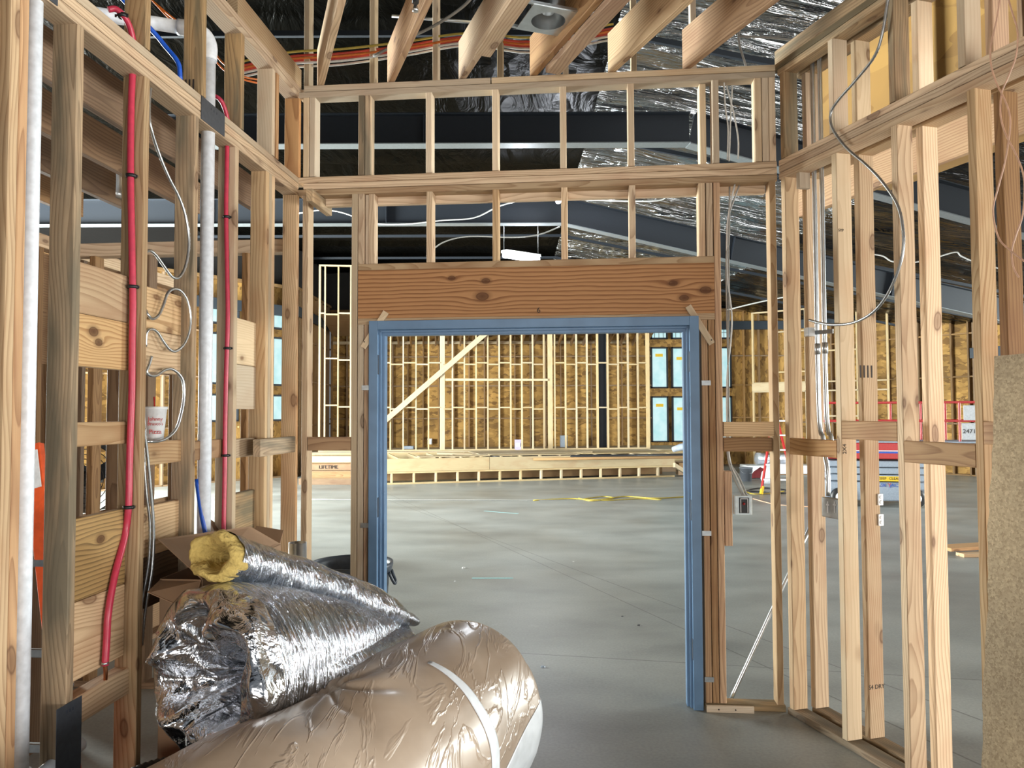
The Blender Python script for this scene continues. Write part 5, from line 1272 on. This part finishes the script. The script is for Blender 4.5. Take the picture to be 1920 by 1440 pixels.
# cords on the slab
def floorcord(lb, pts, m, r=.008):
    o = tube('extension_cord', [gz(x, y, r) for x, y in pts], r, m, None, 6, 6); tag(o, lb, 'cord')
floorcord('long yellow extension cord lying straight across the slab before the stage', [(1000, 938), (1070, 935), (1120, 937), (1170, 931), (1230, 934), (1290, 931)], CABY, .012)
floorcord('yellow extension cord bunched in loops before the stage', [(1085, 934), (1110, 939), (1150, 934), (1130, 931), (1095, 936), (1140, 938), (1200, 935), (1240, 937)], CABY, .010)
floorcord('dark thin cord lying across the slab towards the left', [(585, 936), (690, 937), (850, 937), (1000, 938), (1080, 937)], CABG, .008)
floorcord('dark cord looping on the slab by the ladder feet', [(1392, 925), (1410, 917), (1440, 915), (1480, 920), (1470, 925), (1430, 922), (1405, 921)], BLACKP, .012)
floorcord('yellow cord curving on the slab by the switch box', [(1395, 920), (1412, 926), (1440, 925), (1470, 921)], CABY, .011)
floorcord('thin tan cord trailing across the slab to the right of the switch box', [(1412, 935), (1450, 945), (1480, 948), (1540, 951)], COPW, .009)
# scissor lift
Lc = gz(1650, 950); Lc = Vector((Lc.x, Lc.y+.4, 0)); LR = -.24
lt = thing('scissor_lift', 'red and grey scissor lift parked in the hall beyond the right wall', 'scissor lift', Lc)
SLw = Wall((Lc.x, Lc.y), (math.cos(LR), math.sin(LR)), (-math.sin(LR), math.cos(LR)))
def V(name, u0, u1, d0, d1, z0, z1, m, r=.01): return wbox(SLw, name, u0, u1, d0, d1, z0, z1, m, lt, r)
V('chassis', -.75, .85, -.4, .4, .10, .42, GREYM, .02)
for k, z in enumerate((.44, .56, .68)): V('drawer', -.70, .80, -.40, .4, z, z+.105, GREYM, .012); lathe('knob', [(0, 0), (.025, 0), (.02, .02), (0, .02)], WHITE, lt, at=SLw.P(-.02, -.40, z+.05), axis=-SLw.D, sides=12)
V('platform_skirt', -.85, .95, -.42, .42, .82, 1.10, REDM, .015); V('white_stripe', -.85, .95, -.428, -.42, .955, .97, WHITE, .001); V('blue_stripe', -.85, .95, -.428, -.42, .92, .95, BLUI, .001)
V('toe_board', -.85, 1.95, -.42, .42, 1.10, 1.13, GREYM)
for u in (-.82, -.2, .45, .95, 1.35, 1.92):
    for d in (-.40, .38): V('guardrail', u, u+.035, d, d+.035, 1.13, 1.80, REDM, .008)
for z in (1.78, 1.46):
    for d in (-.40, .38): V('guardrail', -.82, 1.95, d, d+.035, z, z+.035, REDM, .008)
    for u in (-.82, 1.92): V('guardrail', u, u+.035, -.4, .4, z, z+.035, REDM, .008)
uK = lambda px: SLw.hit(px, 900, -.41)[0]
V('sign_plate', uK(1641), uK(1695), -.408, -.402, .44, .545-.02, YEL, .001)
text('lettering', 'KEEP', SLw.P(uK(1654), -.41, .485), SLw.U, UP, .062, INK, lt, .001); text('lettering', 'CLEAR', SLw.P(uK(1677.5), -.41, .485), SLw.U, UP, .062, INK, lt, .001)
text('lettering', 'SK  JACK', SLw.P(uK(1671), -.41, .37), SLw.U, UP, .085, BLUI, lt, .001); text('lettering', 'Y', SLw.P(uK(1667.5), -.411, .37), SLw.U, UP, .10, REDM, lt, .001)
V('blue_stripe', uK(1630), uK(1650), -.408, -.402, .345, .365, BLUI, .001)
for u in (-.55, .65):
    for d in (-.42, .42):
        t_ = lathe('wheel', [(0, -.06), (.10, -.06), (.155, -.05), (.16, -.03), (.16, .03), (.155, .05), (.10, .06), (0, .06)], BLACKP, lt, at=SLw.P(u, d, .16), axis=SLw.D, sides=28)
        t2 = lathe('wheel_hub', [(0, -.01), (.08, -.01), (.08, .01), (0, .01)], WHITE, lt, at=SLw.P(u, d-.06 if d < 0 else d+.06, .16), axis=SLw.D, sides=20)
def papers(u0, u1, z0, z1, s, lb, nm):
    t = thing(nm, lb, 'paper', SLw.P((u0+u1)/2, -.44, z0)); wbox(SLw, 'sheet', u0, u1, -.445, -.43, z0, z1, PAPER, t, .004)
    if s: text('lettering', s, SLw.P((u0+u1)/2, -.447, (z0+z1)/2), SLw.U, UP, .10, INK, t, .001)
u_ = lambda px, py: SLw.hit(px, py, -.44)
a = u_(1808, 820); b = u_(1843, 775); papers(a[0], b[0]+.06, 1.49, 1.74, '', 'grey-white sheet of wrapping over the upper rail of the lift', 'wrapping_sheet')
papers(a[0]-.03, b[0]+.06, 1.16, 1.44, '247115A', 'grey printed carton face behind the lower rail of the lift', 'printed_carton')
# red machine near the conduits
q = gz(1590, 935); t = thing('red_tool_cart', 'red steel tool cart half hidden behind the conduits', 'tool cart', Vector((q.x-.15, q.y+.3, 0)))
for (x0, x1, z0, z1) in ((-.35, .15, .55, 1.0), (-.3, .1, .2, .5)): box('cabinet', (q.x-.15+(x0+x1)/2, q.y+.3, (z0+z1)/2), (x1-x0, .4, z1-z0), REDM, t)
for dx in (-.4, .2): board('upright', (q.x-.15+dx, q.y+.3, 0), (q.x-.15+dx, q.y+.3, 1.75), (0, 1, 0), .04, .04, REDM, t)
# offcut on the slab, right
q = gz(1810, 1032); t = thing('lumber_offcut', 'brown offcut board lying on the slab beyond the right wall, upper of two', 'board', q)
board('plank', gz(1768, 1028, .07), gz(1900, 1020, .07), (0, 1, 0), .24, .038, WARM, t)
t = thing('lumber_offcut', 'pale offcut board lying under the brown one beyond the right wall', 'board', q+Vector((0, -.1, 0)))
board('plank', gz(1800, 1040, .02), gz(1900, 1038, .02), (0, 1, 0), .14, .038, PINE, t)
# behind the left wall: drum fan, orange ladder, cabinets
q = gz(160, 955); q = Vector((-3.35, 6.1, 0)); q = atY(172, 900, 6.2); fz = q.z; q.z = 0
t = thing('drum_fan', 'black wheeled drum fan standing in the room behind the left wall', 'fan', q)
c = Vector((q.x, q.y, fz+.02)); Rf = .27
for k in range(7): 
    rr = Rf*(k+1)/7; center(link('guard_ring', tube_me([c+Vector((rr*math.cos(a), -.09-.03*(1-(k/6)**2), rr*math.sin(a))) for a in [2*math.pi*i/40 for i in range(41)]], .0035, 6), BLACKP, t))
center(link('drum', tube_me([c+Vector((0, -.09, 0)), c+Vector((0, .10, 0))], Rf, 36, closed=False), BLACKP, t))
lathe('motor_hub', [(0, -.1), (.06, -.1), (.06, .08), (0, .08)], BLACKP, t, at=c, axis=(0, 1, 0))
for k in range(3):
    a = k*2.09+.5; board('fan_blade', c+Vector((.05*math.cos(a), 0, .05*math.sin(a))), c+Vector((.24*math.cos(a), .0, .24*math.sin(a))), (-math.sin(a), .5, math.cos(a)), .14, .006, BINP, t)
for s in (-1, 1):
    tube('stand', [c+Vector((s*.29, 0, 0)), c+Vector((s*.29, 0, -fz+.1)), c+Vector((s*.2, -.1, -fz+.09))], .014, BLACKP, t, 8, 3); lathe('wheel', [(0, -.02), (.07, -.02), (.07, .02), (0, .02)], BLACKP, t, at=q+Vector((s*.24, .05, .07)), axis=(1, 0, 0))
p0 = WL.at(76, 960, .35); p1 = WL.at(62, 835, .42)
t = thing('orange_ladder', 'orange ladder rail with a white label leaning behind the left drain pipe', 'ladder', (p0.x, p0.y, 0))
dr = (p1-p0).normalized(); p0e = p0-dr*(p0.z/dr.z) 
board('rail', p0e, p1, WL.D, .07, .03, ORNG, t); board('rail', p0e+WL.D*.38, p1+WL.D*.30, WL.D, .07, .03, ORNG, t)
for k in range(4): cpt = p0e.lerp(p1, .12+.2*k); board('rung', cpt, cpt+WL.D*.36, dr, .03, .03, DGALV, t)
cpt = WL.at(66, 880, .33); board('label_sticker', cpt-dr*.07-WL.U*-.012, cpt+dr*.07-WL.U*-.012, WL.D, .05, .004, WHITE, t, .001)
for k, (u, z0, z1) in enumerate(((1.55, .5, .75), (1.55, .8, 1.05))):
    pass
q = WL.P(1.9, 1.9, 0); t = thing('steel_shelf_unit', 'dark grey shelf cabinet standing low behind the leftmost studs', 'cabinet', q)
for z in (.05, .45, .85, 1.25): wbox(WL, 'shelf', 1.5, 2.4, 1.75, 2.15, z, z+.02, DGALV, t)
for u in (1.5, 2.38): wbox(WL, 'upright', u, u+.02, 1.75, 2.15, 0, 1.27, DGALV, t)
for k, z in enumerate((.07, .47, .87)): wbox(WL, 'bin', 1.6, 2.3, 1.8, 2.1, z, z+.28, BINP, t)
q = gz(150, 950); t = thing('foil_insulation_bundle', 'shiny foil bundle on the slab behind the drum fan', 'foil bundle', atY(160, 940, 7.2))
c = atY(160, 925, 7.2); c.z = .25
center(link('bundle', tube_me(smooth([c+Vector((-.6, 0, 0)), c+Vector((0, .05, 0)), c+Vector((.55, 0, 0))], 10), .22, 24, lambda t, i: 1+.12*nz(Vector((i*.8, 3, 0)))), FOIL, t))
# duct elbow seen high behind the left wall
q = WL.at(220, 330, 1.0); t = thing('duct_elbow', 'shiny round duct elbow high behind the left wall', 'duct', q)
tube('elbow', [q-UP*.14, q, q+UP*.07-WL.U*-.02, q+UP*.12-WL.U*-.10], .05, GALV, t, 20, 4)
# partition beyond, seen between second and third stud
PN = Wall((-4.6, 9.0), (1, 0), (0, 1)); t = thing('hall_partition_frame', 'pale stud partition far behind the left wall', 'stud frame', (-4.2, 9, 0))
for u in (-2.6, -2.2, -1.8, -1.4, -1.0, -.6): wbox(PN, 'stud', u, u+.038, 0, .09, .04, 2.6, PALE, t)
wbox(PN, 'top_plate', -2.7, -.5, 0, .09, 2.6, 2.68, PALE, t); wbox(PN, 'sole_plate', -2.7, -.5, 0, .09, 0, .04, PALE, t)
